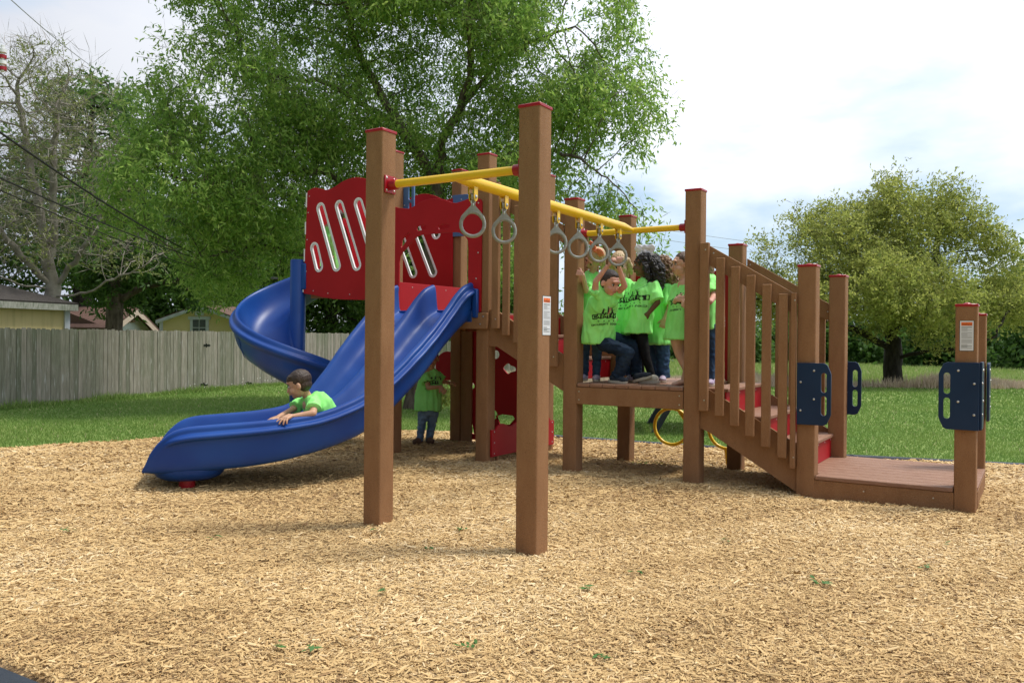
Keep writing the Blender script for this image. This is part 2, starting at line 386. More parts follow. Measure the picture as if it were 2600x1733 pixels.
# ---------------- red panels with slanted slots
ARCH_TOP = [(-1.985, 2.555), (-1.93, 2.548), (-1.868, 2.539), (-1.80, 2.556), (-1.70, 2.60), (-1.60, 2.617), (-1.50, 2.613), (-1.40, 2.590), (-1.32, 2.56), (-1.269, 2.551), (-1.21, 2.56), (-1.13, 2.58)]
def arch_panel(mtx, zoff, nrm, parts=True, name='arch_panel', w=1.19, mi_only=None):
    """u = -2.14..-0.96 (about -1.55), v = height 1.478..2.62; drawn in front view"""
    o_ = [(-.965, 1.478), (-.962, 2.54), (-.975, 2.563), (-1.0, 2.573)]+[(x, z) for x, z in ARCH_TOP[::-1]]+[(-2.05, 2.575), (-2.11, 2.57), (-2.137, 2.545), (-2.138, 1.478)]
    o_ += [(-2.0, 1.478), (-1.985, 1.50), (-1.985, 2.0), (-1.975, 2.06), (-1.94, 2.10), (-1.80, 2.215), (-1.76, 2.245), (-1.70, 2.262), (-1.40, 2.266), (-1.27, 2.266), (-1.22, 2.255), (-1.16, 2.22), (-1.125, 2.18), (-1.117, 2.10), (-1.117, 1.50), (-1.105, 1.478)]
    holes = [slot_pts(-1.735, 2.33, -1.655, 2.336, .024), slot_pts(-1.465, 2.325, -1.365, 2.330, .024),
             [(-1.96, 2.16), (-1.95, 2.225), (-1.86, 2.30), (-1.825, 2.285), (-1.95, 2.145)]]
    me = panel_mesh([(x+1.55, z-zoff) for x, z in o_], [[(x+1.55, z-zoff) for x, z in h] for h in holes], .02, .003)
    m = MB(); absorb(m, me, mtx)
    w_ = mtx.to_3x3()@Vector((0, 0, 1)); sg = 1 if w_.dot(Vector(nrm)) > 0 else -1
    for (a, b) in ((-1.0, 2.53), (-1.0, 2.05), (-1.02, 1.80), (-2.10, 2.53), (-2.10, 2.05), (-2.1, 1.62), (-1.0, 1.6)):
        m.disc(mtx@Vector((a+1.55, b-zoff, .01*sg)), nrm, .008, .005, 8, 1, dome=1)
    return m.build(name, [RED, STEEL], PG, smooth=30)
arch_panel(basis((1, 0, 0), (0, 0, 1), (-1.55, FR-.012, 0)), 0, NF)
arch_panel(basis((1, 0, 0), (0, 0, 1), (W/2, L+D+.082, 0)), .652, NF)
# hood at the head of the spiral slide, across the upper deck
def hood():
    o_ = [(2.60, 1.70), (2.60, 2.84), (2.68, 2.86), (2.80, 2.83), (2.95, 2.88), (3.1, 2.91), (3.25, 2.91), (3.4, 2.88), (3.55, 2.83), (3.66, 2.86), (3.75, 2.84), (3.75, 1.70)]
    inner = [(2.78, 1.72), (2.78, 2.36), (2.82, 2.46), (2.90, 2.53), (3.02, 2.56), (3.12, 2.55), (3.19, 2.50), (3.25, 2.38), (3.30, 2.22), (3.33, 1.72)]
    hl = [slot_pts(2.86, 2.66, 2.94, 2.67, .025), slot_pts(3.12, 2.645, 3.20, 2.64, .03)]
    me = panel_mesh(o_, [inner]+hl, .02, .003); m = MB(); absorb(m, me, basis((0, 1, 0), (0, 0, 1), (-3.30, 0, 0)))
    m.build('arch_panel', RED, PG, smooth=30)
hood()
def slotted(yp, holes, x1, name='side_panel'):
    top = smooth_poly([(-3.293, 2.842), (-3.24, 2.862), (-3.182, 2.868), (-3.10, 2.85), (-3.011, 2.830), (-2.90, 2.85), (-2.76, 2.905), (-2.591, 2.928), (-2.45, 2.90), (-2.33, 2.85), (-2.24, 2.83)], 4)
    o_ = [(x1, 1.62)]+([(x1, 2.84)] if x1 > -2.19 else [])+top[::-1]+[(-3.30, 2.835), (-3.352, 1.72), (-3.345, 1.703), (-3.2, 1.685), (-3.05, 1.655), (-2.90, 1.635), (-2.75, 1.627), (-2.5, 1.618)]
    me = panel_mesh(o_, [slot_pts(*h, .037) for h in holes], .02, .003)
    m = MB(); mt = basis((1, 0, 0), (0, 0, 1), (0, yp, 0)); absorb(m, me, mt)
    for h in holes:
        for rr, th, dz, mi in ((.064, .0028, .0108, 1),):
            pa = slot_pts(*h, rr, 10); pb = slot_pts(*h, .0372, 10); n = len(pa)
            for sd_ in (1, -1):
                v = [mt@Vector((x, y, sd_*.0118)) for x, y in pa]+[mt@Vector((x, y, sd_*.0118)) for x, y in pb]+[mt@Vector((x, y, sd_*.0102)) for x, y in pa]
                m.add(v, [(i, (i+1) % n, (i+1) % n+n, i+n) for i in range(n)]+[(i, (i+1) % n, (i+1) % n+2*n, i+2*n) for i in range(n)], mi)
            # white core shows on the cut edge
            pc = slot_pts(*h, .0365, 10)
            v = [mt@Vector((x, y, .0102)) for x, y in pc]+[mt@Vector((x, y, -.0102)) for x, y in pc]
            m.add(v, [(i, (i+1) % n, (i+1) % n+n, i+n) for i in range(n)], 1)
            # thin red line inside the white border
            pr_ = slot_pts(*h, .0470, 10); pq = slot_pts(*h, .0455, 10)
            for sd_ in (1, -1):
                v = [mt@Vector((x, y, sd_*.0124)) for x, y in pr_]+[mt@Vector((x, y, sd_*.0124)) for x, y in pq]
                m.add(v, [(i, (i+1) % n, (i+1) % n+n, i+n) for i in range(n)], 3)
    sg = ((-3.27, 2.78), (-3.285, 2.60), (-3.30, 2.3), (-3.31, 1.95), (-3.2, 1.73), (-2.98, 1.70), (-2.66, 1.68), (-2.3, 1.70))
    screws(m, [mt@Vector((a, b, .01)) for a, b in sg], NF, mi=2)
    # finger tabs of the hood come through the edge, white core showing
    for z0, z1 in ((2.66, 2.82), (2.36, 2.50), (2.06, 2.20), (1.72, 1.87)):
        t = (2.84-z0)/1.12; x = -3.302-.05*t
        m.box(x-.013, x+.004, yp-.012, yp+.012, z0, z1, .002, 1)
    m.build(name, [RED, WHT, STEEL, BLUE], PG, smooth=30)
r_ = .0285
slotted(FR-.012, [(-3.185, 2.205, -3.118, 1.998), (-3.095, 2.635, -2.855, 1.995), (-2.82, 2.64, -2.563, 1.993), (-2.545, 2.645, -2.285, 1.993)], -2.195)
slotted(L+D-.09, [(-2.47, 2.64, -2.395, 2.44), (-2.745, 2.64, -2.44, 1.995), (-3.025, 2.64, -2.735, 1.995), (-3.18, 2.205, -3.11, 1.998)], -2.158)

# ---------------- play house panels under the upper deck
def play_house():
    def circ(x, z, r, n=14): return [(x+r*math.cos(2*math.pi*k/n), z+r*math.sin(2*math.pi*k/n)) for k in range(n)]
    fl = [(-1.41+.068*(1+.30*math.cos(2*t+.5))*math.cos(t), .885+.052*(1+.25*math.cos(3*t))*math.sin(t)) for t in np.linspace(0, 2*math.pi, 24, endpoint=False)]
    st = [(-1.59, .345), (-1.50, .372), (-1.36, .365), (-1.33, .33), (-1.40, .26), (-1.53, .245)]
    hs = [circ(-1.595, 1.04, .05), circ(-1.62, .36, .055), fl, st, circ(-1.915, .675, .035), [(-1.99, .14), (-1.93, .34), (-1.88, .12)], circ(-1.2, .6, .05)]
    me = panel_mesh([(-2.06, .06), (-1.035, .06), (-1.035, 1.30), (-2.06, 1.30)], hs, .02, .002)
    m = MB(); absorb(m, me, basis((1, 0, 0), (0, 0, 1), (0, L+D-.02, 0)))
    m.build('play_panel', RED, PG, smooth=30)
    top = smooth_poly([(2.737, .336), (2.755, .36), (2.80, .378), (2.873, .382), (2.93, .362), (2.986, .345), (3.06, .36), (3.18, .40), (3.32, .41), (3.46, .39), (3.56, .352), (3.63, .345), (3.70, .375), (3.76, .38), (3.80, .36), (3.81, .335)], 3)
    o_ = [(2.655, .336)]+top+[(3.89, .335), (3.89, .075), (2.655, .075)]
    me = panel_mesh(o_, [], .022, .003); m = MB(); absorb(m, me, basis((0, 1, 0), (0, 0, 1), (-.878, 0, 0)))
    screws(m, [(-.867, 2.70, z) for z in (.315, .21, .105)]+[(-.867, 3.85, z) for z in (.315, .21, .105)], NR, mi=1)
    m.build('counter_panel', [RED, STEEL], PG, smooth=30)
    m = MB(); m.box(-.905, -.87, 2.76, 2.79, -.1, .10, .003); m.build('counter_leg', LUM, PG)
    # round bubble panel left of the rear post
    m = MB(); c = Vector((-2.262, L+D-.03, .895)); me = panel_mesh(circ(0, 0, .17, 32), [], .03, .006); absorb(m, me, basis((1, 0, 0), (0, 0, 1), c)); m.build('round_panel', RED, PG, smooth=30)
    m = MB(); m.box(-2.05, -1.9, L+D-.06, L+D-.035, -.1, 1.30, .003); m.build('play_panel', LUM, PG)
play_house()

# ---------------- overhead yellow beam and trapeze rings
def overhead():
    for y, z in ((0, 2.20), (L, 2.178)):
        m = MB(); m.tube([(.10, y, z), (W-.10, y, z)], .026, 20)
        o = m.build('crossbar', YEL, PG, smooth=40)
        for x, s_ in ((H2, 1), (W-H2, -1)):
            f = MB()
            f.box(x, x+.012*s_, y-.052, y+.052, z-.055, z+.055, .004); f.tube([(x+.01*s_, y, z), (x+.065*s_, y, z), (x+.068*s_, y, z)], [.034, .033, .028], 18)
            for dy in (-.036, .036):
                for dz_ in (-.038, .038): f.disc((x+.012*s_, y+dy, z+dz_), (s_, 0, 0), .008, .005, 8, 1, dome=1)
            f.build('flange', [REDM, STEEL], o, smooth=40)
    m = MB(); m.tube([(W/2, .0, 2.20), (W/2, .09, 2.203), (W/2, .18, 2.205), (W/2, L-.20, 2.188), (W/2, L-.06, 2.182), (W/2, L-.0, 2.178)], [.018, .028, .037, .037, .026, .018], 22)
    o = m.build('overhead_beam', YEL, PG, smooth=50)
    for y in RY:
        b = MB(); zt = 2.205-.0065*y/1
        pts = [(-.020, 0), (-.020, -.062), (-.012, -.078), (0, -.083), (.012, -.078), (.020, -.062), (.020, 0)]
        for sx in (-1, 1):
            v = [(W/2+sx*.017, y+u, zt-.028+w_*1.1) for u, w_ in pts]+[(W/2+sx*.022, y+u, zt-.028+w_*1.1) for u, w_ in pts]; n = len(pts)
            b.add(v, [tuple(range(n)), tuple(range(n, 2*n))]+[(i, (i+1) % n, (i+1) % n+n, i+n) for i in range(n)])
            b.disc((W/2+sx*.022, y, zt-.09), (sx, 0, 0), .012, .008, 10, 1, dome=1)
        b.build('ring_bracket', [YEL, STEEL], o, smooth=30)
RY = [.215, .578, 1.295, 1.660, 2.024, 2.384]
overhead()
RINGLAB = ['grey cast hand ring nearest the short crossbar of the yellow beam', 'grey cast hand ring just left of the tall front post',
 'grey cast hand ring half hidden by the tall front post', 'empty grey hand ring left of the one above the orange bow', 'grey cast hand ring in front of the orange hair bow', 'grey cast hand ring gripped by the hanging boy']
def make_ring():
    r = empty('hand_ring')
    m = MB(); m.tube([(0, -.014, 0), (0, .014, 0)], .024, 16); m.box(-.004, .004, -.012, .012, -.04, -.01, .002)
    m.build('pivot', CAST, r, smooth=40)
    m = MB(); m.tube([(0, .012*math.cos(t), -.032+.014*math.sin(t)) for t in np.linspace(0, 2*math.pi, 12, endpoint=False)], .0045, 8, closed=True)
    m.tube([(.012*math.cos(t), 0, -.050+.014*math.sin(t)) for t in np.linspace(0, 2*math.pi, 12, endpoint=False)], .0045, 8, closed=True)
    m.build('shackle', STEEL, r, smooth=40)
    # pear shaped grip: thick web at the top, round grip below, in the y-z plane
    m = MB(); n = 44; path = []; rad = []
    for k in range(n):
        t = 2*math.pi*k/n; s_ = math.cos(t)                              # s=1 top
        path.append((0, .073*math.sin(t)*(1-.11*s_), -.163+(.070 if s_ > 0 else .084)*s_)); rad.append(.0118+(.002 if s_ > .3 else 0))
    m.tube(path, rad, 12, closed=True)
    web = [(-.072, -.140), (-.064, -.112), (-.036, -.080), (-.017, -.060), (-.011, -.044), (.011, -.044), (.017, -.060), (.036, -.080), (.064, -.112), (.072, -.140), (.050, -.122), (.025, -.106), (0, -.102), (-.025, -.106), (-.050, -.122)]
    wv = [(-.0125, u, w_) for u, w_ in web]+[(.0125, u, w_) for u, w_ in web]; nn = len(web)
    m.add(wv, [tuple(range(nn)), tuple(range(nn, 2*nn))]+[(i, (i+1) % nn, (i+1) % nn+nn, i+nn) for i in range(nn)])
    m.disc((.0, .069, -.196), (0, .35, -.93), .0145, .004, 12)
    m.build('grip', CAST, r, smooth=50)
    return r
ring0 = make_ring()
for i, y in enumerate(RY):
    if i == 0: r = ring0
    else:
        r = ring0.copy(); COL.objects.link(r)
        for ch in list(ring0.children): c = ch.copy(); COL.objects.link(c); c.parent = r
    r.location = (W/2, y, 2.205-.0065*y-.128+.038); r.rotation_euler = (R(random.uniform(-2, 2)), 0, R(-48+random.uniform(-7, 7)))
    tag(r, RINGLAB[i], 'hand ring', 'hand rings hanging from the yellow beam')

# ---------------- loop climber behind the deck
def climber():
    m = MB(); yb = L+D+.17; q = .017
    for cx in (.42, 1.0): m.tube([(cx+.185*math.cos(t), yb+.03, .335+.185*math.sin(t)) for t in np.linspace(0, 2*math.pi, 32, endpoint=False)], q, 10, closed=True)
    for cx in (.555, .985): m.tube(smooth_poly([(cx, yb+.03, .155), (cx+.01, yb+.06, .02), (cx, yb+.07, -.1)], 5), q, 10)
    m.tube(smooth_poly([(.18, yb-.10, 1.15), (.20, yb+.0, 1.08), (.32, yb+.06, .80), (.48, yb+.04, .52), (.60, yb+.03, .38), (.70, yb+.03, .335)], 6), q, 10)
    m.tube(smooth_poly([(1.06, yb-.10, 1.15), (1.04, yb+.0, 1.08), (.98, yb+.06, .80), (.86, yb+.04, .52), (.80, yb+.03, .38), (.70, yb+.03, .335)], 6), q, 10)
    m.build('loop_climber', YEL, PG, smooth=60)
climber()

# ---------------- warning signs
def sign(org, u, n_, w, h, big):
    u = Vector(u); up = Vector((0, 0, 1)); n_ = Vector(n_); O = Vector(org); m = MB()
    def rect(x0, x1, z0, z1, lvl, mi):
        m.add([O+u*x+up*z+n_*(.001+.0006*lvl) for x, z in ((x0, z0), (x1, z0), (x1, z1), (x0, z1))], [(0, 1, 2, 3)], mi)
    rect(-.003, w+.003, -.003, h+.003, 0, 3); rect(0, w, 0, h, 1, 0); rect(.09*w, .91*w, h*.84, h*.955, 2, 1)
    z = h*.79; ln = 0; rr = random.Random(5)
    while z > h*.07:
        if ln in (6, 14, 19): z -= h*.03
        rect(.11*w, w*(.11+(.78 if rr.random() < .75 else .45)), z, z+h*.011, 2, 4 if ln in (0, 21, 22) else 2); z -= h*.0262; ln += 1
    o = m.build('warning_sign', [LAB, ORG, GREYT, BLK, BLK], PG)
    for txt, sz, zz in (('WARNING', w*.155, h*.855), ('!', w*.16, h*.905)):
        c = bpy.data.curves.new('t', 'FONT'); c.body = txt; c.size = sz; c.align_x = 'CENTER'
        t = bpy.data.objects.new('t', c); COL.objects.link(t); me = ev_mesh(t); me.materials.clear(); me.materials.append(BLK)
        me.transform(basis(u, up, O+u*w/2+up*zz+n_*.0032)); link('lettering', me, o)
sign((3.130, FR, 1.167), (1, 0, 0), (0, -1, 0), .085, .21, 1)
sign((W+H2, -.020, 1.248), (0, 1, 0), (1, 0, 0), .091, .22, 1)

# ---------------- wave slide
def interp(keys, x):
    xs = [k[0] for k in keys]; ys = [k[1] for k in keys]
    n = len(xs); m = [0]*n
    for i in range(n):
        if i == 0: m[i] = (ys[1]-ys[0])/(xs[1]-xs[0])
        elif i == n-1: m[i] = (ys[-1]-ys[-2])/(xs[-1]-xs[-2])
        else:
            a = (ys[i]-ys[i-1])/(xs[i]-xs[i-1]); b = (ys[i+1]-ys[i])/(xs[i+1]-xs[i]); m[i] = 0 if a*b <= 0 else 2*a*b/(a+b)
    if x <= xs[0]: return ys[0]
    if x >= xs[-1]: return ys[-1]
    i = max(j for j in range(n-1) if xs[j] <= x); h = xs[i+1]-xs[i]; t = (x-xs[i])/h
    return (2*t**3-3*t*t+1)*ys[i]+(t**3-2*t*t+t)*h*m[i]+(-2*t**3+3*t*t)*ys[i+1]+(t**3-t*t)*h*m[i+1]
RIM = [(0, 1.768), (.10, 1.735), (.22, 1.66), (.43, 1.47), (.65, 1.285), (.84, 1.125), (1.02, .965), (1.31, .745), (1.54, .635), (1.66, .602), (1.86, .576), (2.02, .562), (2.28, .545), (2.46, .532), (2.56, .510), (2.64, .465), (2.71, .395), (2.76, .31), (2.80, .22), (2.82, .185)]
BASE = [(0, 1.40), (.16, 1.31), (.43, 1.12), (.79, .81), (.9, .72), (1.29, .415), (1.59, .30), (1.85, .235), (2.05, .206), (2.29, .187), (2.67, .166), (2.82, .172)]
def slide_path():
    """plan of the centre line: straight from the entry, then a 40 degree curve to the left"""
    out = []; x, y = -1.55, 2.59; ds = .01; s_ = 0
    while s_ < 2.83:
        t = min(1, max(0, (s_-.52)/1.756)); psi = .71*t*t*(3-2*t); out.append((s_, x, y, psi)); x -= math.sin(psi)*ds; y -= math.cos(psi)*ds; s_ += ds
    return out
SP = slide_path()
def on_slide(s_, off, z):
    i = min(len(SP)-1, max(0, round(s_/.01))); _, x, y, psi = SP[i]
    return Vector((x+math.cos(psi)*off, y-math.sin(psi)*off, z))
# cross-section of one half: (across, height as a share of the wall), height None -> floor share
SEC = [(.30, -.05), (.40, -.035), (.455, .02), (.478, .14), (.488, .34), (.492, .55), (.496, .665), (.510, .690), (.533, .705), (.545, .745), (.541, .79), (.525, .820), (.503, .838), (.497, .862), (.498, .91), (.494, .955), (.480, .985), (.462, 1.0), (.444, .985), (.430, .93),
       (.415, .80), (.398, .62), (.375, .44), (.345, .33), (.30, .27), (.235, .25), (.17, .27), (.125, .33), (.095, .44), (.070, .62), (.048, .80), (.026, .90), (0, .92)]
ENT = [.438, .434, .430, .424, .412, .38, .22, .085, .066, .056, .046, .034, 0]
ENS = [.80, .62, .45, .33, .255, .235, .23, .24, .27, .42, .75, .95, .97]
def wave_slide():
    st = [0, .045]+list(np.linspace(.10, 2.40, 42))+[2.45, 2.5, 2.55, 2.59, 2.63, 2.665, 2.70, 2.73, 2.755, 2.78, 2.80, 2.81, 2.82]
    rings = []
    for b in st:
        zr, zb = interp(RIM, b), interp(BASE, b); hh = zr-zb
        e = max(0, min(1, (b-2.35)/.47))            # 1 at the lip
        ridge = interp([(0, .98), (.5, .93), (1.4, .84), (2.0, .66), (2.5, .45), (2.82, .3)], b)/.92
        flr = interp([(0, .10), (1.0, .12), (2.0, .04), (2.5, .0), (2.82, .25)], b)
        full = []
        for i, (x, s) in enumerate(SEC):
            mid = i >= 20
            if mid and i >= 26: s = .25+(s-.25)*max(.02, (ridge*.92-.25)/.67)
            if mid: s = s+flr*(1-min(1, s))*.6
            bead = 0
            if 6 <= i <= 13: bead = -(x-.497)*max(0, min(1, (b-2.56)/.09))
            if i >= 20: wq = max(0, 1-b/.42); wq = wq*wq*(3-2*wq); x = x*(1-wq)+ENT[i-20]*wq; s = s*(1-wq)+ENS[i-20]*wq
            xx = (x+bead)*(1-.16*e*e*e)
            full.append((xx, zb+hh*s))
        right = [on_slide(b, x, z) for x, z in full]; left = [on_slide(b, -x, z) for x, z in full[:-1]][::-1]
        rings.append(right+left)
    m = MB(); m.loft(rings, closed=True); nr_ = len(rings[0]); kk = (len(rings)-1)*nr_; hf = nr_//2
    m.f += [(kk+(nr_-1-i) % nr_, kk+i, kk+i+1, kk+(nr_-2-i) % nr_) for i in range(hf-1)]; m.m += [0]*(hf-1)
    o = m.build('wave_slide', BLUE, PG, smooth=60)
    s_ = o.modifiers.new('s', 'SUBSURF'); s_.levels = 1; s_.render_levels = 1
    me = ev_mesh(o); shade(me, 60); o = link('wave_slide', me, PG)
    m = MB(); m.box(-2.06, -1.055, 2.565, 2.594, 1.38, 1.50, .008); m.build('entry_flange', BLUE, o, smooth=40)
    for x0, x1 in ((-1.045, -.985), (-2.12, -2.05)):
        m = MB(); m.box(x0, x1, 2.55, 2.592, 1.42, 1.70, .012); m.build('entry_flange', BLUE, o, smooth=40)
    rr = []; c0 = on_slide(2.50, 0, 0)
    for z, sx, sy in ((.22, .46, .30), (.16, .445, .28), (.12, .41, .25), (.095, .36, .20), (.085, .28, .14)):
        rr.append([on_slide(2.49+sy*math.copysign(abs(math.sin(t))**.7, math.sin(t)), sx*math.copysign(abs(math.cos(t))**.6, math.cos(t)), z) for t in np.linspace(0, 2*math.pi, 36, endpoint=False)])
    m = MB(); m.loft(rr, caps=True); m.build('slide_foot', BLUE, o, smooth=60)
    p = on_slide(2.50, .27, 0); m = MB(); m.tube([(p.x, p.y, -.15), (p.x, p.y, .10)], .062, 20); m.build('support_post', REDM, o, smooth=40)
wave_slide()

# ---------------- spiral slide
def spiral():
    C = Vector((-3.45, 2.60, 0))
    sec = [(.075, .0), (.10, -.20), (.15, -.32), (.25, -.375), (.38, -.385), (.50, -.34), (.58, -.24), (.615, -.12), (.628, -.03), (.640, .0), (.655, .012), (.672, .005), (.684, -.02), (.688, -.045), (.700, -.060),
           (.722, -.064), (.733, -.08), (.735, -.105), (.724, -.13), (.700, -.142), (.688, -.17), (.672, -.26), (.63, -.35), (.54, -.42), (.40, -.445), (.25, -.44), (.12, -.40), (.075, -.35)]
    def zr(p):
        return interp([(-12, 2.175), (0, 2.16), (46, 1.962), (90, 1.745), (137, 1.495), (190, 1.24), (247, 1.005), (300, .80), (345, .66)], p)
    rings = []
    for p in list(np.arange(-12, 346, 6)):
        a = R(p); z = zr(p); ring = []
        dzr = 0
        for r, h in sec: ring.append((C.x-r*math.sin(a), C.y+r*math.cos(a), z+h))
        rings.append(ring)
    m = MB(); m.loft(rings); o = m.build('spiral_slide', BLUE, PG, smooth=60)
    s_ = o.modifiers.new('s', 'SUBSURF'); s_.levels = 1; s_.render_levels = 1
    me = ev_mesh(o); shade(me, 60); o = link('spiral_slide', me, PG)
    m = MB(); m.tube([(C.x, C.y, -.3), (C.x, C.y, 2.075), (C.x, C.y, 2.085)], [.085, .085, .078], 28); m.box(C.x+.02, C.x+.14, C.y-.03, C.y+.10, 1.75, 2.04, .01); m.build('center_post', BLUE, o, smooth=40)
    # moulded seam between two sections
    a = R(165); z = zr(165); pts = [(C.x-(r+.002)*math.sin(a), C.y+(r+.002)*math.cos(a), z+h) for r, h in sec[19:26]]
    m = MB(); m.tube(pts, .004, 6); m.build('seam', BLUE, o)
spiral()
# ------------------------------------------------------------------ ground
POLY = np.array([(-5.9, -2.5), (-5.45, .4), (-5.2, 1), (-5.15, 2), (-4.9, 3.1), (-4.2, 4.0), (-2.95, 4.6), (-1.43, 4.92), (-.36, 4.93), (1.9, 5.14), (3.17, 5.39), (3.5, 5.5), (5.5, 6.1), (9, 6.3), (9, -2.5)])
def inside(P, poly):
    x, y = P[:, 0], P[:, 1]; c = np.zeros(len(P), bool); n = len(poly)
    for i in range(n):
        (x1, y1), (x2, y2) = poly[i], poly[(i+1) % n]
        if y1 == y2: continue
        c ^= ((y1 > y) != (y2 > y)) & (x < (x2-x1)*(y-y1)/(y2-y1)+x1)
    return c
def edge_dist(P, poly):
    d = np.full(len(P), 1e9); n = len(poly)
    for i in range(n):
        a = poly[i]; b = poly[(i+1) % n]; ab = b-a; t = np.clip(((P-a)@ab)/(ab@ab), 0, 1); q = a+t[:, None]*ab
        d = np.minimum(d, np.hypot(*(P-q).T))
    return d
GS = [(-2.6, -.3, .02, .8, .6), (0, 0, .008, .4, .4), (W, 0, -.035, .45, .45), (.2, 3.9, -.06, .5, .4), (W, 3.9, -.05, .5, .4), (-4.6, .4, .06, 1.0, 1.3), (-3.4, -1.2, .05, .8, .6), (-1.6, 3.2, -.05, .45, .4), (1.5, 2.2, .02, .6, .3), (2.7, 2.3, .03, .7, .3)]
def gz(P):
    x, y = P[:, 0], P[:, 1]; z = np.zeros(len(P))
    for (a, b, h, sx, sy) in GS: z += h*np.exp(-((x-a)/sx)**2-((y-b)/sy)**2)
    z += .010*np.sin(x*2.3+1.1*np.sin(y*1.7))+.008*np.sin(y*3.1+x*1.3)+.005*np.sin(x*7+y*5.3)+.004*np.sin(x*11.7-y*8.1)
    return z
MULB = vcol_mat('mulch bed', [(0, (.10, .06, .028)), (1, (.10, .06, .028))])
n_ = MULB.node_tree.nodes; l_ = MULB.node_tree.links
t_ = n_.new('ShaderNodeTexCoord'); z_ = n_.new('ShaderNodeTexNoise'); z_.inputs['Scale'].default_value = 60; z_.inputs['Detail'].default_value = 4; l_.new(t_.outputs['Object'], z_.inputs[0])
r_ = n_.new('ShaderNodeValToRGB'); r_.color_ramp.elements[0].position = .35; r_.color_ramp.elements[1].position = .7; r_.color_ramp.elements[0].color = (.27, .17, .085, 1); r_.color_ramp.elements[1].color = (.52, .36, .18, 1)
l_.new(z_.outputs['Fac'], r_.inputs[0]); l_.new(r_.outputs[0], n_['Principled BSDF'].inputs['Base Color'])
b_ = n_.new('ShaderNodeBump'); b_.inputs['Strength'].default_value = .8; b_.inputs['Distance'].default_value = .02; l_.new(z_.outputs['Fac'], b_.inputs['Height']); l_.new(b_.outputs[0], n_['Principled BSDF'].inputs['Normal'])
def mulch_bed():
    st = .08; xs = np.arange(-6.2, 9.2, st); ys = np.arange(-2.7, 6.5, st)
    X, Y = np.meshgrid(xs, ys); P = np.stack([X.ravel(), Y.ravel()], 1)
    ins = inside(P, POLY); d = edge_dist(P, POLY); d = np.where(ins, d, -d)
    z = gz(P)+.012; z = np.where(d < .25, z*np.clip((d+.1)/.35, 0, 1)+.004*np.clip(d/.1, -6, 1), z); z = np.where(d < 0, -.03, z)
    V = np.column_stack([P, z]); nx = len(xs); i = np.arange((len(ys)-1)*nx).reshape(-1, nx)[:, :-1].ravel()
    F = np.stack([i, i+1, i+1+nx, i+nx], 1); keep = (d[F] > -.15).any(1); 
    o = np_mesh('mulch_ground', V, F[keep], MULB, attr=np.zeros(keep.sum()), smooth=True); tag(o, kind='structure')
mulch_bed()
def in_view(P3, m=250):
    px, py, d = proj_np(P3); return (d > .5) & (px > -m) & (px < 2600+m) & (py > -m) & (py < 1733+m)
CHIP = vcol_mat('wood mulch', [(0, (.27, .16, .07)), (.08, (.43, .27, .115)), (.35, (.56, .38, .17)), (.7, (.66, .465, .22)), (1, (.80, .63, .38))], rough=.75)
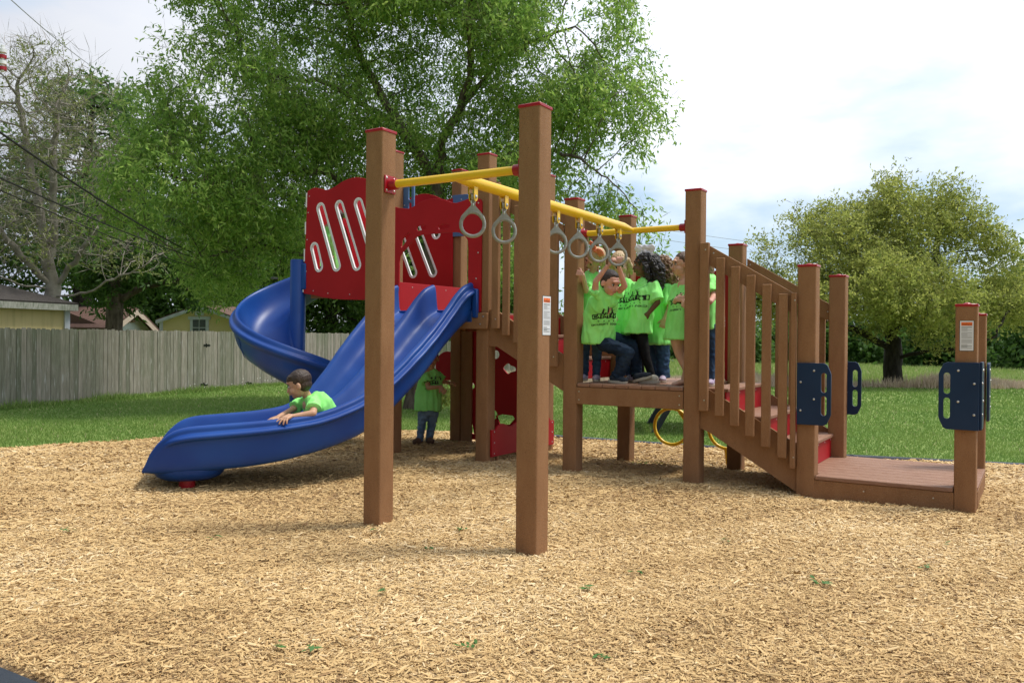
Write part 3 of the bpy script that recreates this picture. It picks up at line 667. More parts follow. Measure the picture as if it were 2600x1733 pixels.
def chips():
    Vs = []; Fs = []; At = []; off = 0
    cx, cy = CAM.x, CAM.y
    for (r0, r1, dens, sc_) in ((2.2, 4.2, 18000, .86), (4.2, 5.8, 12000, .93), (5.8, 8.2, 7000, 1.10), (8.2, 13.5, 2200, 1.65)):
        span = R(41); n = int(dens*span*(r1*r1-r0*r0)); r = np.sqrt(rng.uniform(r0*r0, r1*r1, n)); th = rng.uniform(-span, span, n)+math.atan2(FW.y, FW.x)
        P = np.stack([cx+r*np.cos(th), cy+r*np.sin(th)], 1)
        P = P[inside(P, POLY)]
        # ragged edge on the grass side
        z = gz(P); d = edge_dist(P, POLY); P = P[d > rng.uniform(-.02, .05, len(P))*0]; z = gz(P); d = edge_dist(P, POLY)
        z = np.where(d < .25, z*np.clip((d+.1)/.35, 0, 1), z)+.010+.006*np.clip(d/.1, 0, 1); n = len(P)
        Ln = np.clip(np.exp(rng.normal(math.log(.0185), .55, n)), .006, .085)*sc_; Wd = np.clip(Ln*rng.uniform(.12, .34, n), .003, .013)*(sc_**.5)
        yaw = rng.uniform(0, 2*math.pi, n); pit = rng.normal(0, .19, n); rol = rng.normal(0, .42, n)
        ux = np.stack([np.cos(yaw)*np.cos(pit), np.sin(yaw)*np.cos(pit), np.sin(pit)], 1)
        wy = np.stack([-np.sin(yaw), np.cos(yaw), np.zeros(n)], 1); up = np.cross(ux, wy)
        wy2 = wy*np.cos(rol)[:, None]+up*np.sin(rol)[:, None]; up2 = np.cross(ux, wy2); up2 *= np.sign(up2[:, 2:3]+1e-9)
        c = np.column_stack([P, z+np.abs(rng.normal(0, .0065, n))*sc_**.5]); h = (Wd*.38)[:, None]*up2
        l2 = (Ln/2)[:, None]*ux; w2 = (Wd/2)[:, None]*wy2; tp = rng.uniform(.25, 1, n)[:, None]
        A = c-l2-w2*tp; B = c+l2-w2*rng.uniform(.2, 1, n)[:, None]; Cc = c+l2*.85+w2; Dd = c-l2*.9+w2; E1 = c-l2*.95+h; E2 = c+l2*.9+h
        V = np.stack([A, B, E2, E1, Cc, Dd], 1).reshape(-1, 3); i = off+np.arange(n)*6
        F = np.stack([np.stack([i, i+1, i+2, i+3], 1), np.stack([i+3, i+2, i+4, i+5], 1)], 1).reshape(-1, 4)
        t = np.clip(rng.normal(.50, .21, n), 0, 1); t = np.clip(t+.10*np.sin(P[:, 0]*2.1+P[:, 1]*1.3)+.10*np.sin(P[:, 0]*1.1-P[:, 1]*1.9+1.4*np.sin(P[:, 1]*1.3))+.07*np.sin(P[:, 0]*6.1-P[:, 1]*4.3), 0, 1)
        Vs.append(V); Fs.append(F); At.append(np.repeat(t, 2)); off += n*6
    o = np_mesh('wood_chips', np.concatenate(Vs), np.concatenate(Fs), CHIP, attr=np.concatenate(At))
    tag(o, 'tan shredded wood mulch covering the ground around the play structure', 'mulch', kind='stuff')
    print('chips', off//6)
chips()
# lawn sheet out to the horizon
GRM = mat('lawn', (.14, .22, .055), (.22, .28, .085), rough=.9, scale=.9, detail=8, spec=.1, bump=.6, bscale=40)
def lawn():
    rr = [0, 6, 10, 14, 18, 23, 28, 34, 42, 60, 90, 200, 600, 2500]; n = 64; V = [(0, 0, -.035)]; F = []
    V = []
    for r in rr[1:]:
        for k in range(n): a = 2*math.pi*k/n; V.append((CAM.x+r*math.cos(a), CAM.y+r*math.sin(a), -.035))
    for i in range(len(rr)-2):
        for k in range(n): F.append((i*n+k, i*n+(k+1) % n, (i+1)*n+(k+1) % n, (i+1)*n+k))
    F.append(tuple(range(n)))
    m = MB(); m.add(V, F); o = m.build('grass_ground', GRM); tag(o, kind='structure')
lawn()
BLADE = vcol_mat('grass blades', [(0, (.13, .23, .05)), (.35, (.21, .34, .08)), (.7, (.32, .42, .12)), (.95, (.40, .44, .18)), (1, (.60, .52, .32))], rough=.6, trans=.35, spec=.2)
def blades(P, hgt, wid, tint, lean=.35, z0=None):
    n = len(P); yaw = rng.uniform(0, 2*math.pi, n); l = rng.normal(0, lean, (n, 2))*hgt[:, None]
    w = np.stack([np.cos(yaw), np.sin(yaw)], 1)*wid[:, None]/2; z = np.full(n, -.036) if z0 is None else z0
    A = np.column_stack([P-w, z]); B = np.column_stack([P+w, z]); C_ = np.column_stack([P+l, z+hgt])
    return np.stack([A, B, C_], 1).reshape(-1, 3), (np.arange(n*3).reshape(-1, 3)), tint
def fan(r0, r1, dens, span=40):
    span = R(span); n = int(dens*span*(r1*r1-r0*r0)); r = np.sqrt(rng.uniform(r0*r0, r1*r1, n)); th = rng.uniform(-span, span, n)+math.atan2(FW.y, FW.x)
    return np.stack([CAM.x+r*np.cos(th), CAM.y+r*np.sin(th)], 1)
def patch(P): return .5+.25*np.sin(P[:, 0]*.9+1.7*np.sin(P[:, 1]*.7))+.18*np.sin(P[:, 1]*2.3+P[:, 0]*1.1)+.12*np.sin(P[:, 0]*5.1+3*np.sin(P[:, 1]*3.3))
def grass():
    Vs = []; Fs = []; T = []; off = 0
    for (r0, r1, dens, h, w) in ((6.5, 10, 2400, .030, .009), (10, 14, 1400, .034, .013), (14, 19, 650, .038, .02), (19, 27, 280, .042, .032)):
        P = fan(r0, r1, dens); ins = inside(P, POLY); ed = edge_dist(P, POLY); P = P[(~ins) | (ed < .03)]; n = len(P)
        pt = patch(P); hg = h*rng.uniform(.5, 1.3, n)*(.8+.4*pt); tn = np.clip(rng.normal(.36, .11, n)+.30*(pt-.5), 0, .9)
        tn = np.where(rng.random(n) < .012, 1.0, tn)
        V, F, t = blades(P, hg, np.full(n, w), tn, z0=np.full(n, -.036)); Vs.append(V); Fs.append(F+off); T.append(t); off += len(V)
    o = np_mesh('grass', np.concatenate(Vs), np.concatenate(Fs), BLADE, attr=np.concatenate(T)); tag(o, 'short green lawn around the mulch and out to the fence', 'grass', kind='stuff')
    print('grass', off//3)
grass()
EDG = mat('black plastic edging', (.018, .024, .034), (.035, .045, .06), rough=.45, scale=6, bump=.2, bscale=120)
def edging(pts, label, z0, name='plastic_edging'):
    r = tag(empty(name, (*pts[0], 0)), label, 'edging')
    for i in range(len(pts)-1):
        a = Vector((*pts[i], 0)); b = Vector((*pts[i+1], 0)); n = max(1, round((b-a).length/1.2))
        for k in range(n):
            p = a.lerp(b, k/n); q = a.lerp(b, (k+1)/n); u = (q-p).normalized(); w = Vector((-u.y, u.x, 0))
            m = MB(); pr = [(-.06, -.12), (-.06, z0-.02), (-.045, z0), (.045, z0), (.06, z0-.02), (.06, -.12)]
            g = .004; rg = [[pp+w*x+Vector((0, 0, z)) for x, z in pr] for pp in (p+u*g, q-u*g)]
            m.loft(rg, caps=True); m.disc(p+u*.07+Vector((0, 0, z0)), (0, 0, 1), .02, .006, 10)
            o = m.build('timber', EDG, r); o.matrix_parent_inverse = Matrix.Translation(-Vector((*pts[0], 0)))
edging([(-1.7, 4.93), (-.36, 4.98), (1.9, 5.19), (3.5, 5.55), (5.5, 6.15), (9, 6.4)], 'black plastic edging between the mulch and the lawn behind the structure', .035)
edging([(-2.5, -2.60), (3.3, -2.60)], 'dark edging timber at the bottom left corner of the photo', .035)
LEAFG = mat('fallen green leaf', (.04, .12, .02), (.07, .17, .03), rough=.6)
def litter():
    spots = [(1062, 1216), (1355, 1347), (498, 1227), (875, 1362), (980, 1255), (1375, 1498), (1075, 1475), (632, 1478), (2180, 1252), (1880, 1332), (2120, 1303), (1465, 1305), (155, 1222), (1660, 1232), (860, 1216), (700, 1490), (1915, 1340)]
    for i, (x, y) in enumerate(spots):
        x2, y2 = x*2600/2352, y*2600/2352; v = FW+cr*((x2-1300)/FPX)-cu*((y2-866.5)/FPX); p = CAM+v*((CAM.z-.04)/-v.z)
        z = float(gz(np.array([[p.x, p.y]]))[0])+.034; m = MB(); a0 = random.uniform(0, 6.28)
        for k in range(random.choice((3, 5, 7))):
            a = a0+random.uniform(-.9, .9); l = random.uniform(.025, .05); w = l*.2; b = Vector((random.uniform(-.03, .03), random.uniform(-.03, .03), random.uniform(0, .008)))
            u = Vector((math.cos(a), math.sin(a), random.uniform(-.1, .3))); s_ = Vector((-u.y, u.x, random.uniform(-.4, .4)))
            m.add([b, b+u*l*.5+s_*w, b+u*l, b+u*l*.5-s_*w], [(0, 1, 2, 3)])
        o = m.build('fallen_leaves', LEAFG, None, loc=(p.x, p.y, z)); tag(o, 'small sprig of green leaves lying on the tan mulch', 'leaves', 'green leaf sprigs scattered on the mulch')
litter()
# ------------------------------------------------------------------ fence, sheds, house
WOODS = []
def fence_mat():
    m = mat('weathered fence board', (.21, .20, .165), (.32, .305, .27), rough=.85, scale=7, detail=8, stretch=(6, 6, .5), bump=.5, bscale=40)
    n = m.node_tree.nodes; l = m.node_tree.links; p = n['Principled BSDF']; src = p.inputs['Base Color'].links[0].from_socket
    a = n.new('ShaderNodeAttribute'); a.attribute_name = 'tint'; r = n.new('ShaderNodeValToRGB'); r.color_ramp.elements[0].color = (.62, .66, .54, 1); r.color_ramp.elements[1].color = (1.2, 1.12, 1.08, 1)
    l.new(a.outputs['Fac'], r.inputs[0]); x = n.new('ShaderNodeMixRGB'); x.blend_type = 'MULTIPLY'; x.inputs[0].default_value = 1; l.new(src, x.inputs[1]); l.new(r.outputs[0], x.inputs[2])
    # pale streaks and green algae
    t = n.new('ShaderNodeTexCoord'); mp2 = n.new('ShaderNodeMapping'); mp2.inputs['Scale'].default_value = (28, 28, 2.2); l.new(t.outputs['Object'], mp2.inputs[0])
    z = n.new('ShaderNodeTexNoise'); z.inputs['Scale'].default_value = 1.6; z.inputs['Detail'].default_value = 5; l.new(mp2.outputs[0], z.inputs[0])
    r2 = n.new('ShaderNodeValToRGB'); r2.color_ramp.elements[0].position = .60; r2.color_ramp.elements[1].position = .70; l.new(z.outputs['Fac'], r2.inputs[0])
    x2 = n.new('ShaderNodeMixRGB'); x2.inputs[2].default_value = (.42, .41, .38, 1); l.new(r2.outputs[0], x2.inputs[0]); l.new(x.outputs[0], x2.inputs[1])
    z3 = n.new('ShaderNodeTexNoise'); z3.inputs['Scale'].default_value = .8; z3.inputs['Detail'].default_value = 6; l.new(t.outputs['Object'], z3.inputs[0])
    r3 = n.new('ShaderNodeValToRGB'); r3.color_ramp.elements[0].position = .48; r3.color_ramp.elements[1].position = .66; l.new(z3.outputs['Fac'], r3.inputs[0])
    md = n.new('ShaderNodeMath'); md.operation = 'MULTIPLY'; md.inputs[1].default_value = .45; l.new(r3.outputs[0], md.inputs[0])
    x3 = n.new('ShaderNodeMixRGB'); x3.inputs[2].default_value = (.13, .16, .085, 1); l.new(md.outputs[0], x3.inputs[0]); l.new(x2.outputs[0], x3.inputs[1]); l.new(x3.outputs[0], p.inputs['Base Color'])
    return m
FEN = fence_mat()
def fence(pts, h, label, bw=.098, name='wooden_fence'):
    r = tag(empty(name, (*pts[0], 0)), label, 'fence'); inv = Matrix.Translation(-Vector((*pts[0], 0)))
    V = []; F = []; T = []; rf = random.Random(3); carry = 0
    for i in range(len(pts)-1):
        a = Vector((*pts[i], 0)); b = Vector((*pts[i+1], 0)); u = (b-a).normalized(); w = Vector((-u.y, u.x, 0)); Ln = (b-a).length; k = 0
        while (k-1)*(bw+.003) < Ln:
            p = a+u*k*(bw+.003); hh = h+rf.uniform(-.012, .012); tz = rf.uniform(-.004, .006); bb = bw*rf.uniform(.93, 1.0); d = w*(.009); q = p+w*tz; lean = u*rf.uniform(-.006, .006)
            pr = [(0, -.1), (bb, -.1), (bb, hh-.03), (bb-.022, hh), (.022, hh), (0, hh-.03)]; o = len(V)
            for s_ in (-1, 1):
                for x, z in pr: V.append(q+u*x+lean*(z/h)+d*s_+Vector((0, 0, z)))
            F += [tuple(o+j for j in range(6)), tuple(o+6+j for j in range(5, -1, -1))]+[(o+j, o+(j+1) % 6, o+6+(j+1) % 6, o+6+j) for j in range(6)]
            T += [rf.random()]*8; k += 1
        m = MB()
        for z in (.3, 1.0): m.add([a+w*.02+Vector((0, 0, z)), b+w*.02+Vector((0, 0, z)), b+w*.02+Vector((0, 0, z+.08)), a+w*.02+Vector((0, 0, z+.08)), a+w*.055+Vector((0, 0, z)), b+w*.055+Vector((0, 0, z)), b+w*.055+Vector((0, 0, z+.08)), a+w*.055+Vector((0, 0, z+.08))],
                                  [(0, 1, 2, 3), (4, 5, 6, 7), (0, 1, 5, 4), (3, 2, 6, 7)])
        o = m.build('rail', FEN, r); o.matrix_parent_inverse = inv
    me = bpy.data.meshes.new('boards'); me.from_pydata([tuple(v) for v in V], [], F); me.update(); me.materials.append(FEN)
    at_ = me.attributes.new('tint', 'FLOAT', 'FACE'); at_.data.foreach_set('value', T)
    o = link('boards', me, r); o.matrix_parent_inverse = inv; o['kind'] = 'stuff'
    return r, inv
FP = [(-10.3, .2), (-11.077, 3.256), (-11.511, 5.04), (-12.186, 7.412), (-13.075, 11.18), (-13.9, 14.6)]
fr, finv = fence(FP, 1.325, 'long weathered grey wooden picket fence along the left lawn')
def strap_hinge(px, py, d):
    p = at(px, py, d); m = MB(); n_ = (CAM-p); n_.z = 0; n_.normalize(); u = Vector((-n_.y, n_.x, 0))
    pr = [(-.095, 0), (-.06, -.03), (-.02, -.02), (-.012, -.045), (.012, -.045), (.02, -.02), (.06, -.03), (.095, 0), (.06, .03), (.02, .02), (.012, .045), (-.012, .045), (-.02, .02), (-.06, .03)]
    v = [p+u*x+Vector((0, 0, z)) for x, z in pr]+[p+n_*.015+u*x+Vector((0, 0, z)) for x, z in pr]; k = len(pr)
    m.add(v, [tuple(range(k)), tuple(range(k, 2*k))]+[(i, (i+1) % k, (i+1) % k+k, i+k) for i in range(k)])
    o = m.build('gate_hinge', BLK, fr); o.matrix_parent_inverse = finv
def fence_hit(px):
    v = at(px, 800, 1)-CAM
    for a, b in zip(FP[:-1], FP[1:]):
        ex, ey = b[0]-a[0], b[1]-a[1]; den = v.x*ey-v.y*ex
        t = ((a[0]-CAM.x)*ey-(a[1]-CAM.y)*ex)/den; s_ = ((a[0]-CAM.x)*v.y-(a[1]-CAM.y)*v.x)/den
        if 0 <= s_ <= 1: return t*math.hypot(v.x, v.y)
    return 18
for hx, hy in ((474, 793), (468, 883), (570, 880)): strap_hinge(hx, hy, fence_hit(hx)-.07)
# further fence seen under the spiral slide, with a steel post
fence([(-15.6, 14.3), (-14.2, 16.5), (-11.5, 20.5)], 1.12, 'pale wooden fence far behind the spiral slide', name='far_fence')
YSH = mat('yellow siding', (.68, .56, .26), (.72, .60, .29), rough=.75, scale=2.2, detail=6, bump=.15, bscale=60)
def siding(m):
    n = m.node_tree.nodes; l = m.node_tree.links; p = n['Principled BSDF']; src = p.inputs['Base Color'].links[0].from_socket
    t = n.new('ShaderNodeTexCoord'); mp2 = n.new('ShaderNodeMapping'); mp2.inputs['Scale'].default_value = (5, 5, .45); l.new(t.outputs['Object'], mp2.inputs[0])
    z = n.new('ShaderNodeTexNoise'); z.inputs['Scale'].default_value = 1.5; z.inputs['Detail'].default_value = 6; l.new(mp2.outputs[0], z.inputs[0])
    r = n.new('ShaderNodeValToRGB'); r.color_ramp.elements[0].position = .52; r.color_ramp.elements[1].position = .75; r.color_ramp.elements[1].color = (.5, .5, .5, 1); l.new(z.outputs['Fac'], r.inputs[0])
    x = n.new('ShaderNodeMixRGB'); x.inputs[2].default_value = (.30, .27, .09, 1); l.new(r.outputs[0], x.inputs[0]); l.new(src, x.inputs[1]); l.new(x.outputs[0], p.inputs['Base Color'])
siding(YSH)
YSH2 = mat('yellow boards', (.72, .59, .29), (.76, .62, .31), rough=.7, scale=2, bump=.1)
TRIM = mat('white trim', (.62, .66, .72), (.52, .56, .60), rough=.6, scale=6)
ROOF = mat('dark shingles', (.035, .03, .028), (.075, .065, .058), rough=.9, scale=30, bump=.6, bscale=60, stretch=(1, 1, 5))
ROOFB = mat('brown shingles', (.10, .055, .042), (.17, .10, .08), rough=.9, scale=22, bump=.6, bscale=50, stretch=(1, 1, 6))
WALLW = mat('pale siding', (.62, .70, .64), (.56, .64, .58), rough=.7, scale=3)
GLASS = mat('dark window glass', (.02, .03, .04), (.05, .07, .08), rough=.12, scale=3, spec=.8)
FASC = mat('weathered fascia', (.42, .42, .38), (.22, .24, .19), rough=.8, scale=9, stretch=(3, 3, 1))
def quad(m, a, b, c, d, mi=0): m.add([a, b, c, d], [(0, 1, 2, 3)], mi)
def shed_left():
    r = tag(empty('shed', tuple(at(60, 800, 18.5))), 'yellow shed with dark shingle roof behind the left end of the fence', 'shed'); inv = r.matrix_world.inverted(); r.location.z = 0; inv = Matrix.Translation(-r.location)
    c = at(150, 755, 18.6); c.z = 0; l0 = at(-60, 757, 17.2); l0.z = 0
    u = (l0-c).normalized(); w = Vector((-u.y, u.x, 0)); w = w if w.dot(c-CAM) > 0 else -w
    ze = at(150, 697, 18.6).z
    Z = lambda p, z: Vector((p.x, p.y, z))
    m = MB(); Ln = 4.2; Dp = 3.0; P = [c, c+u*Ln, c+u*Ln+w*Dp, c+w*Dp]
    m.add([Z(p, -.1) for p in P]+[Z(p, ze) for p in P], [(0, 1, 5, 4), (1, 2, 6, 5), (2, 3, 7, 6), (3, 0, 4, 7)]); o = m.build('wall', YSH, r); o.matrix_parent_inverse = inv
    m = MB(); m.tube([Z(c-u*.01-w*.01, -.1), Z(c-u*.01-w*.01, ze)], .07, 4); o = m.build('corner_board', TRIM, r); o.matrix_parent_inverse = inv
    # hip-like roof: ridge runs back to the left
    e0 = Z(c-u*.16-w*.16, ze-.02); e1 = Z(c+u*(Ln+.1)-w*.16, ze-.02); b0 = Z(c-u*.16+w*(Dp+.1), ze-.02); b1 = Z(c+u*(Ln+.1)+w*(Dp+.1), ze-.02)
    rg0 = Z(c+u*1.9+w*Dp*.5, ze+.62); rg1 = Z(c+u*Ln+w*Dp*.5, ze+.62)
    m = MB(); m.add([e0, e1, rg1, rg0, b0, b1], [(0, 1, 2, 3), (4, 0, 3), (5, 4, 3, 2)]); o = m.build('roof', ROOF, r); o.matrix_parent_inverse = inv
    s_ = o.modifiers.new('s', 'SOLIDIFY'); s_.thickness = .03; s_.offset = 1
    m = MB(); dz = Vector((0, 0, -.12)); m.add([e0, e1, e1+dz, e0+dz, b0, b0+dz], [(0, 1, 2, 3), (0, 4, 5, 3)]); o = m.build('fascia', FASC, r); o.matrix_parent_inverse = inv
shed_left()
def house():
    d = 25.5
    base = at(260, 757, d); base.z = 0
    r = tag(empty('house', tuple(base)), 'low house with brown shingle roof and pale gable beyond the fence', 'house'); inv = Matrix.Translation(-base)
    A = at(246, 757, 24.6); B = at(345, 760, 26.6); A.z = B.z = 0; pk = at(297, 716, 25.6)
    Z = lambda p, z: Vector((p.x, p.y, z)); ze = 1.36; u = (B-A).normalized(); w = Vector((-u.y, u.x, 0)); w = w if w.dot(A-CAM) > 0 else -w
    m = MB(); m.add([Z(A, -.1), Z(B, -.1), Z(B, ze+.1), pk, Z(A, ze+.1), Z(A+w*4, -.1), Z(A+w*4, ze+.1)], [(0, 1, 2, 3, 4), (5, 0, 4, 6)]); o = m.build('wall', WALLW, r); o.matrix_parent_inverse = inv
    ov = .22; a = Z(A-u*ov-w*.25, ze); b = Z(B+u*ov*2-w*.25, ze-.22); p_ = pk-w*.25+Vector((0, 0, .08)); a2 = a+w*7; b2 = b+w*7; p2 = p_+w*7
    m = MB(); m.add([a, p_, p2, a2, b, b2], [(0, 1, 2, 3), (1, 4, 5, 2)]); o = m.build('roof', ROOFB, r); o.matrix_parent_inverse = inv
    s_ = o.modifiers.new('s', 'SOLIDIFY'); s_.thickness = .05; s_.offset = 1
    dz = Vector((0, 0, -.16)); m = MB(); m.add([a, p_, b, a+dz, p_+dz, b+dz], [(0, 1, 4, 3), (1, 2, 5, 4)]); o = m.build('fascia', mat('cream fascia', (.60, .50, .40), (.55, .46, .36)), r); o.matrix_parent_inverse = inv
    # wing with the big brown roof on the left
    q0 = at(138, 757, 25.4); q1 = at(247, 757, 24.6); q0.z = q1.z = 0; z0 = 1.40; rz = at(150, 688, 27.6).z
    m = MB(); m.add([Z(q0, z0), Z(q1, z0), Z(q1+w*3, rz+.3), Z(q0+w*3, rz+.3)], [(0, 1, 2, 3)]); o = m.build('roof', ROOFB, r); o.matrix_parent_inverse = inv
    s_ = o.modifiers.new('s', 'SOLIDIFY'); s_.thickness = .06
    m = MB(); m.add([Z(q0+w*.2, 0), Z(q1+w*.2, 0), Z(q1+w*.2, z0), Z(q0+w*.2, z0)], [(0, 1, 2, 3)]); o = m.build('wall', FASC, r); o.matrix_parent_inverse = inv
    g = pk.lerp(Z((A+B)/2, ze), .45)-w*.03; m = MB()
    for k in range(9): m.box(-.05, .05, -.03, .03, -.03, .03, .01, mtx=Matrix.Translation(g+u*(k-4)*.05+Vector((0, 0, .05*math.sin(k*1.7)))))
    o = m.build('wall_ornament', mat('bronze', (.25, .17, .09), (.3, .2, .1)), r); o.matrix_parent_inverse = inv
house()
def shed_right():
    d0, d1 = 25.0, 23.9
    A = at(371, 770, d0); B = at(553, 770, d1); A.z = B.z = 0; u = (B-A).normalized(); w = Vector((-u.y, u.x, 0)); w = w if w.dot(A-CAM) > 0 else -w
    ze = at(371, 733, d0).z; pk = at(461, 703, 24.4); mid = (A+B)/2; Ln = (B-A).length
    r = tag(empty('garden_shed', tuple(mid)), 'small yellow gabled shed with a white framed window behind the fence', 'shed'); inv = Matrix.Translation(-mid)
    Z = lambda p, z: Vector((p.x, p.y, z)); zp = pk.z-.02
    m = MB(); M_ = Z(mid, zp); m.add([Z(A, -.1), Z(B, -.1), Z(B, ze), M_, Z(A, ze), Z(A+w*3.5, -.1), Z(A+w*3.5, ze), Z(B+w*3.5, -.1), Z(B+w*3.5, ze)], [(0, 1, 2, 3, 4), (5, 0, 4, 6), (1, 7, 8, 2)]); o = m.build('wall', YSH2, r); o.matrix_parent_inverse = inv
    ov = .10; a = Z(A-u*ov-w*.12, ze-.03); b = Z(B+u*ov-w*.12, ze-.03); p_ = Z(mid-w*.12, zp+.05)
    m = MB(); m.add([a, p_, p_+w*3.8, a+w*3.8, b, b+w*3.8], [(0, 1, 2, 3), (1, 4, 5, 2)]); o = m.build('roof', ROOFB, r); o.matrix_parent_inverse = inv
    s_ = o.modifiers.new('s', 'SOLIDIFY'); s_.thickness = .03; s_.offset = 1
    dz = Vector((0, 0, -.085)); k = -w*.01; m = MB(); m.add([a+k, p_+k, b+k, a+dz+k, p_+dz+k, b+dz+k, a+w*.1, p_+w*.1, b+w*.1, a+dz+w*.1, p_+dz+w*.1, b+dz+w*.1], [(0, 1, 4, 3), (1, 2, 5, 4), (3, 4, 10, 9), (4, 5, 11, 10)]); o = m.build('fascia', TRIM, r); o.matrix_parent_inverse = inv
    m = MB(); m.tube([Z(A-w*.01, -.1), Z(A-w*.01, ze)], .05, 4); o = m.build('corner_board', TRIM, r); o.matrix_parent_inverse = inv
    def bx(cu_, z0, z1, hw, y0, y1, name, mt_, par=r):
        c = A+u*cu_; m = MB(); MT = Matrix((u, w, Vector((0, 0, 1)))).transposed().to_4x4(); MT.translation = Vector((c.x, c.y, 0)); m.box(-hw, hw, y0, y1, z0, z1, .004, mtx=MT); o = m.build(name, mt_, par); o.matrix_parent_inverse = inv if par is r else Matrix(); return o
    cx = Ln*.485; zt = at(460, 731, 24.4).z
    wn = bx(cx, zt-.90, zt-.02, .27, -.03, -.005, 'window', TRIM); bx(cx, zt-.03, zt+.05, .32, -.045, -.006, 'window_head', TRIM)
    for i, dx in enumerate((-.098, .098)):
        for j, dz_ in enumerate((0, -.225, -.49)): bx(cx+dx, zt-.27+dz_+.03, zt-.27+dz_+.235, .088, -.034, -.031, 'pane', GLASS, wn)
    bx(cx, zt+.08, zt+.27, .13, -.03, -.004, 'vent', TRIM)
    bx(cx, zp-.02, zp+.20, .04, -.10, -.02, 'ridge_block', mat('tan block', (.5, .36, .2), (.42, .3, .17)))
shed_right()
# antenna mast, steel post, utility pole, cables
MET = mat('galvanised steel', (.45, .45, .45), (.32, .32, .32), rough=.5, metal=.5)
def mast():
    p = at(490, 760, 25); q = at(491, 580, 25); m = MB(); b = Vector((p.x, p.y, 0)); m.tube([(0, 0, 0), (0, 0, q.z)], .02, 6); z0 = at(490, 640, 25).z
    o = m.build('antenna_mast', MET, None, loc=(b.x, b.y, 0)); tag(o, 'thin steel antenna mast rising behind the yellow gabled shed', 'antenna')
mast()
CAB = mat('black cable', (.012, .012, .014), (.02, .02, .022), rough=.6); CABG = mat('grey cable', (.30, .31, .33), (.38, .39, .41), rough=.6)
def cable(a, b, sag, r, label, m_=None, n=24, name='power_line'):
    P = [a.lerp(b, t)-Vector((0, 0, sag*4*t*(1-t))) for t in np.linspace(0, 1, n)]; m = MB(); m.tube([p-a for p in P], r, 6)
    o = m.build(name, m_ or CAB, None, loc=tuple(a)); tag(o, label, 'cable')
cable(at(-30, 283, 9.0), at(640, 640, 24), .35, .012, 'thick black power cable sagging across the left trees, highest of three')
cable(at(-30, 395, 9.0), at(680, 640, 25), .25, .009, 'middle one of three black cables crossing the left trees')
cable(at(-30, 424, 9.0), at(690, 668, 25), .22, .007, 'lowest thin black cable crossing the left trees')
cable(at(20, -5, 11), at(300, 200, 26), .15, .006, 'thin grey wire crossing the sky at the top left', CABG)
cable(at(1380, 505, 60), at(2700, 640, 75), .6, .014, 'upper thin grey wire low in the sky behind the stair rail', CABG)
cable(at(1380, 528, 60), at(2700, 662, 75), .6, .014, 'lower thin grey wire low in the sky behind the stair rail', CABG)
def pole():
    b = at(-30, 800, 12); b.z = 0; r = tag(empty('utility_pole', tuple(b)), 'utility pole with red and white insulator at the left edge', 'utility pole')
    zt = at(-10, 60, 12).z; m = MB(); m.tube([(0, 0, -.2), (0, 0, zt)], [.11, .085], 14); m.build('pole', mat('grey pole wood', (.16, .13, .10), (.22, .18, .15), rough=.9, scale=4, stretch=(6, 6, .4), bump=.4), r, smooth=40)
    z0 = at(0, 165, 12).z; u = Vector(cr); u.z = 0; u.normalize(); u = u*.17; m = MB()
    for zz in (.02, .24): m.tube([Vector((0, 0, z0+zz)), u+Vector((0, 0, z0+zz))], .012, 6, mi=1)
    for k in range(4): m.tube([u+Vector((0, 0, z0+k*.07)), u+Vector((0, 0, z0+k*.07+.04)), u+Vector((0, 0, z0+k*.07+.045))], [.045, .045, .03], 14, mi=k % 2)
    m.tube([u+Vector((0, 0, z0-.02)), u+Vector((0, 0, z0+.3))], .022, 8, mi=1); m.build('insulator', [REDM, WHT], r, smooth=40)
pole()
def picnic():
    c = at(1598, 880, 12.2); c.z = 0; pv = c-CAM; r = tag(empty('picnic_table', tuple(c)), 'picnic table with brown top and black legs on the lawn beyond the deck', 'picnic table'); r.rotation_euler.z = math.atan2(pv.y, pv.x)+R(6)
    top = MB(); [top.box(-.9, .9, -.36+i*.145, -.36+i*.145+.138, .60, .635, .005) for i in range(5)]; top.build('tabletop', DECKM, r)
    for s_ in (-1, 1): m = MB(); [m.box(-.9, .9, s_*.68-.14+k*.142, s_*.68-.14+k*.142+.136, .36, .395, .005) for k in range(2)]; m.build('bench', DECKM, r)
    for x in (-.62, .62):
        m = MB()
        for s_ in (-1, 1): m.tube([(x, s_*.25, .6), (x, s_*.62, -.05)], .05, 4)
        m.box(x-.03, x+.03, -.75, .75, .30, .36, .005); m.build('leg_frame', EDG, r)
picnic()
# ------------------------------------------------------------------ trees
BARK = mat('grey brown bark', (.075, .055, .04), (.16, .13, .10), rough=.9, scale=5, detail=8, stretch=(3, 3, .8), bump=.8, bscale=22)
BARKD = mat('dark oak bark', (.025, .02, .015), (.06, .05, .04), rough=.95, scale=5, stretch=(3, 3, .8), bump=.8, bscale=20)
BARKP = mat('pale grey bark', (.20, .175, .145), (.36, .33, .28), rough=.9, scale=6, detail=7, bump=.5, bscale=25)
def leafm(name, dk, md, lt, tr=.45): return vcol_mat(name, [(0, dk), (.5, md), (1, lt)], rough=.5, trans=tr, spec=.35)
LF_ELM = leafm('elm leaves', (.12, .24, .045), (.28, .45, .09), (.52, .64, .18), .62)
LF_DARK = leafm('dark leaves', (.05, .11, .025), (.10, .20, .04), (.20, .32, .07), .45)
LF_MID = leafm('mid green leaves', (.055, .12, .024), (.12, .22, .04), (.24, .36, .07), .45)
LF_OAK = leafm('yellow green oak leaves', (.20, .26, .06), (.37, .41, .10), (.56, .57, .16), .6)
LF_BUD = leafm('spring buds', (.16, .20, .05), (.26, .31, .09), (.40, .42, .16), .4)
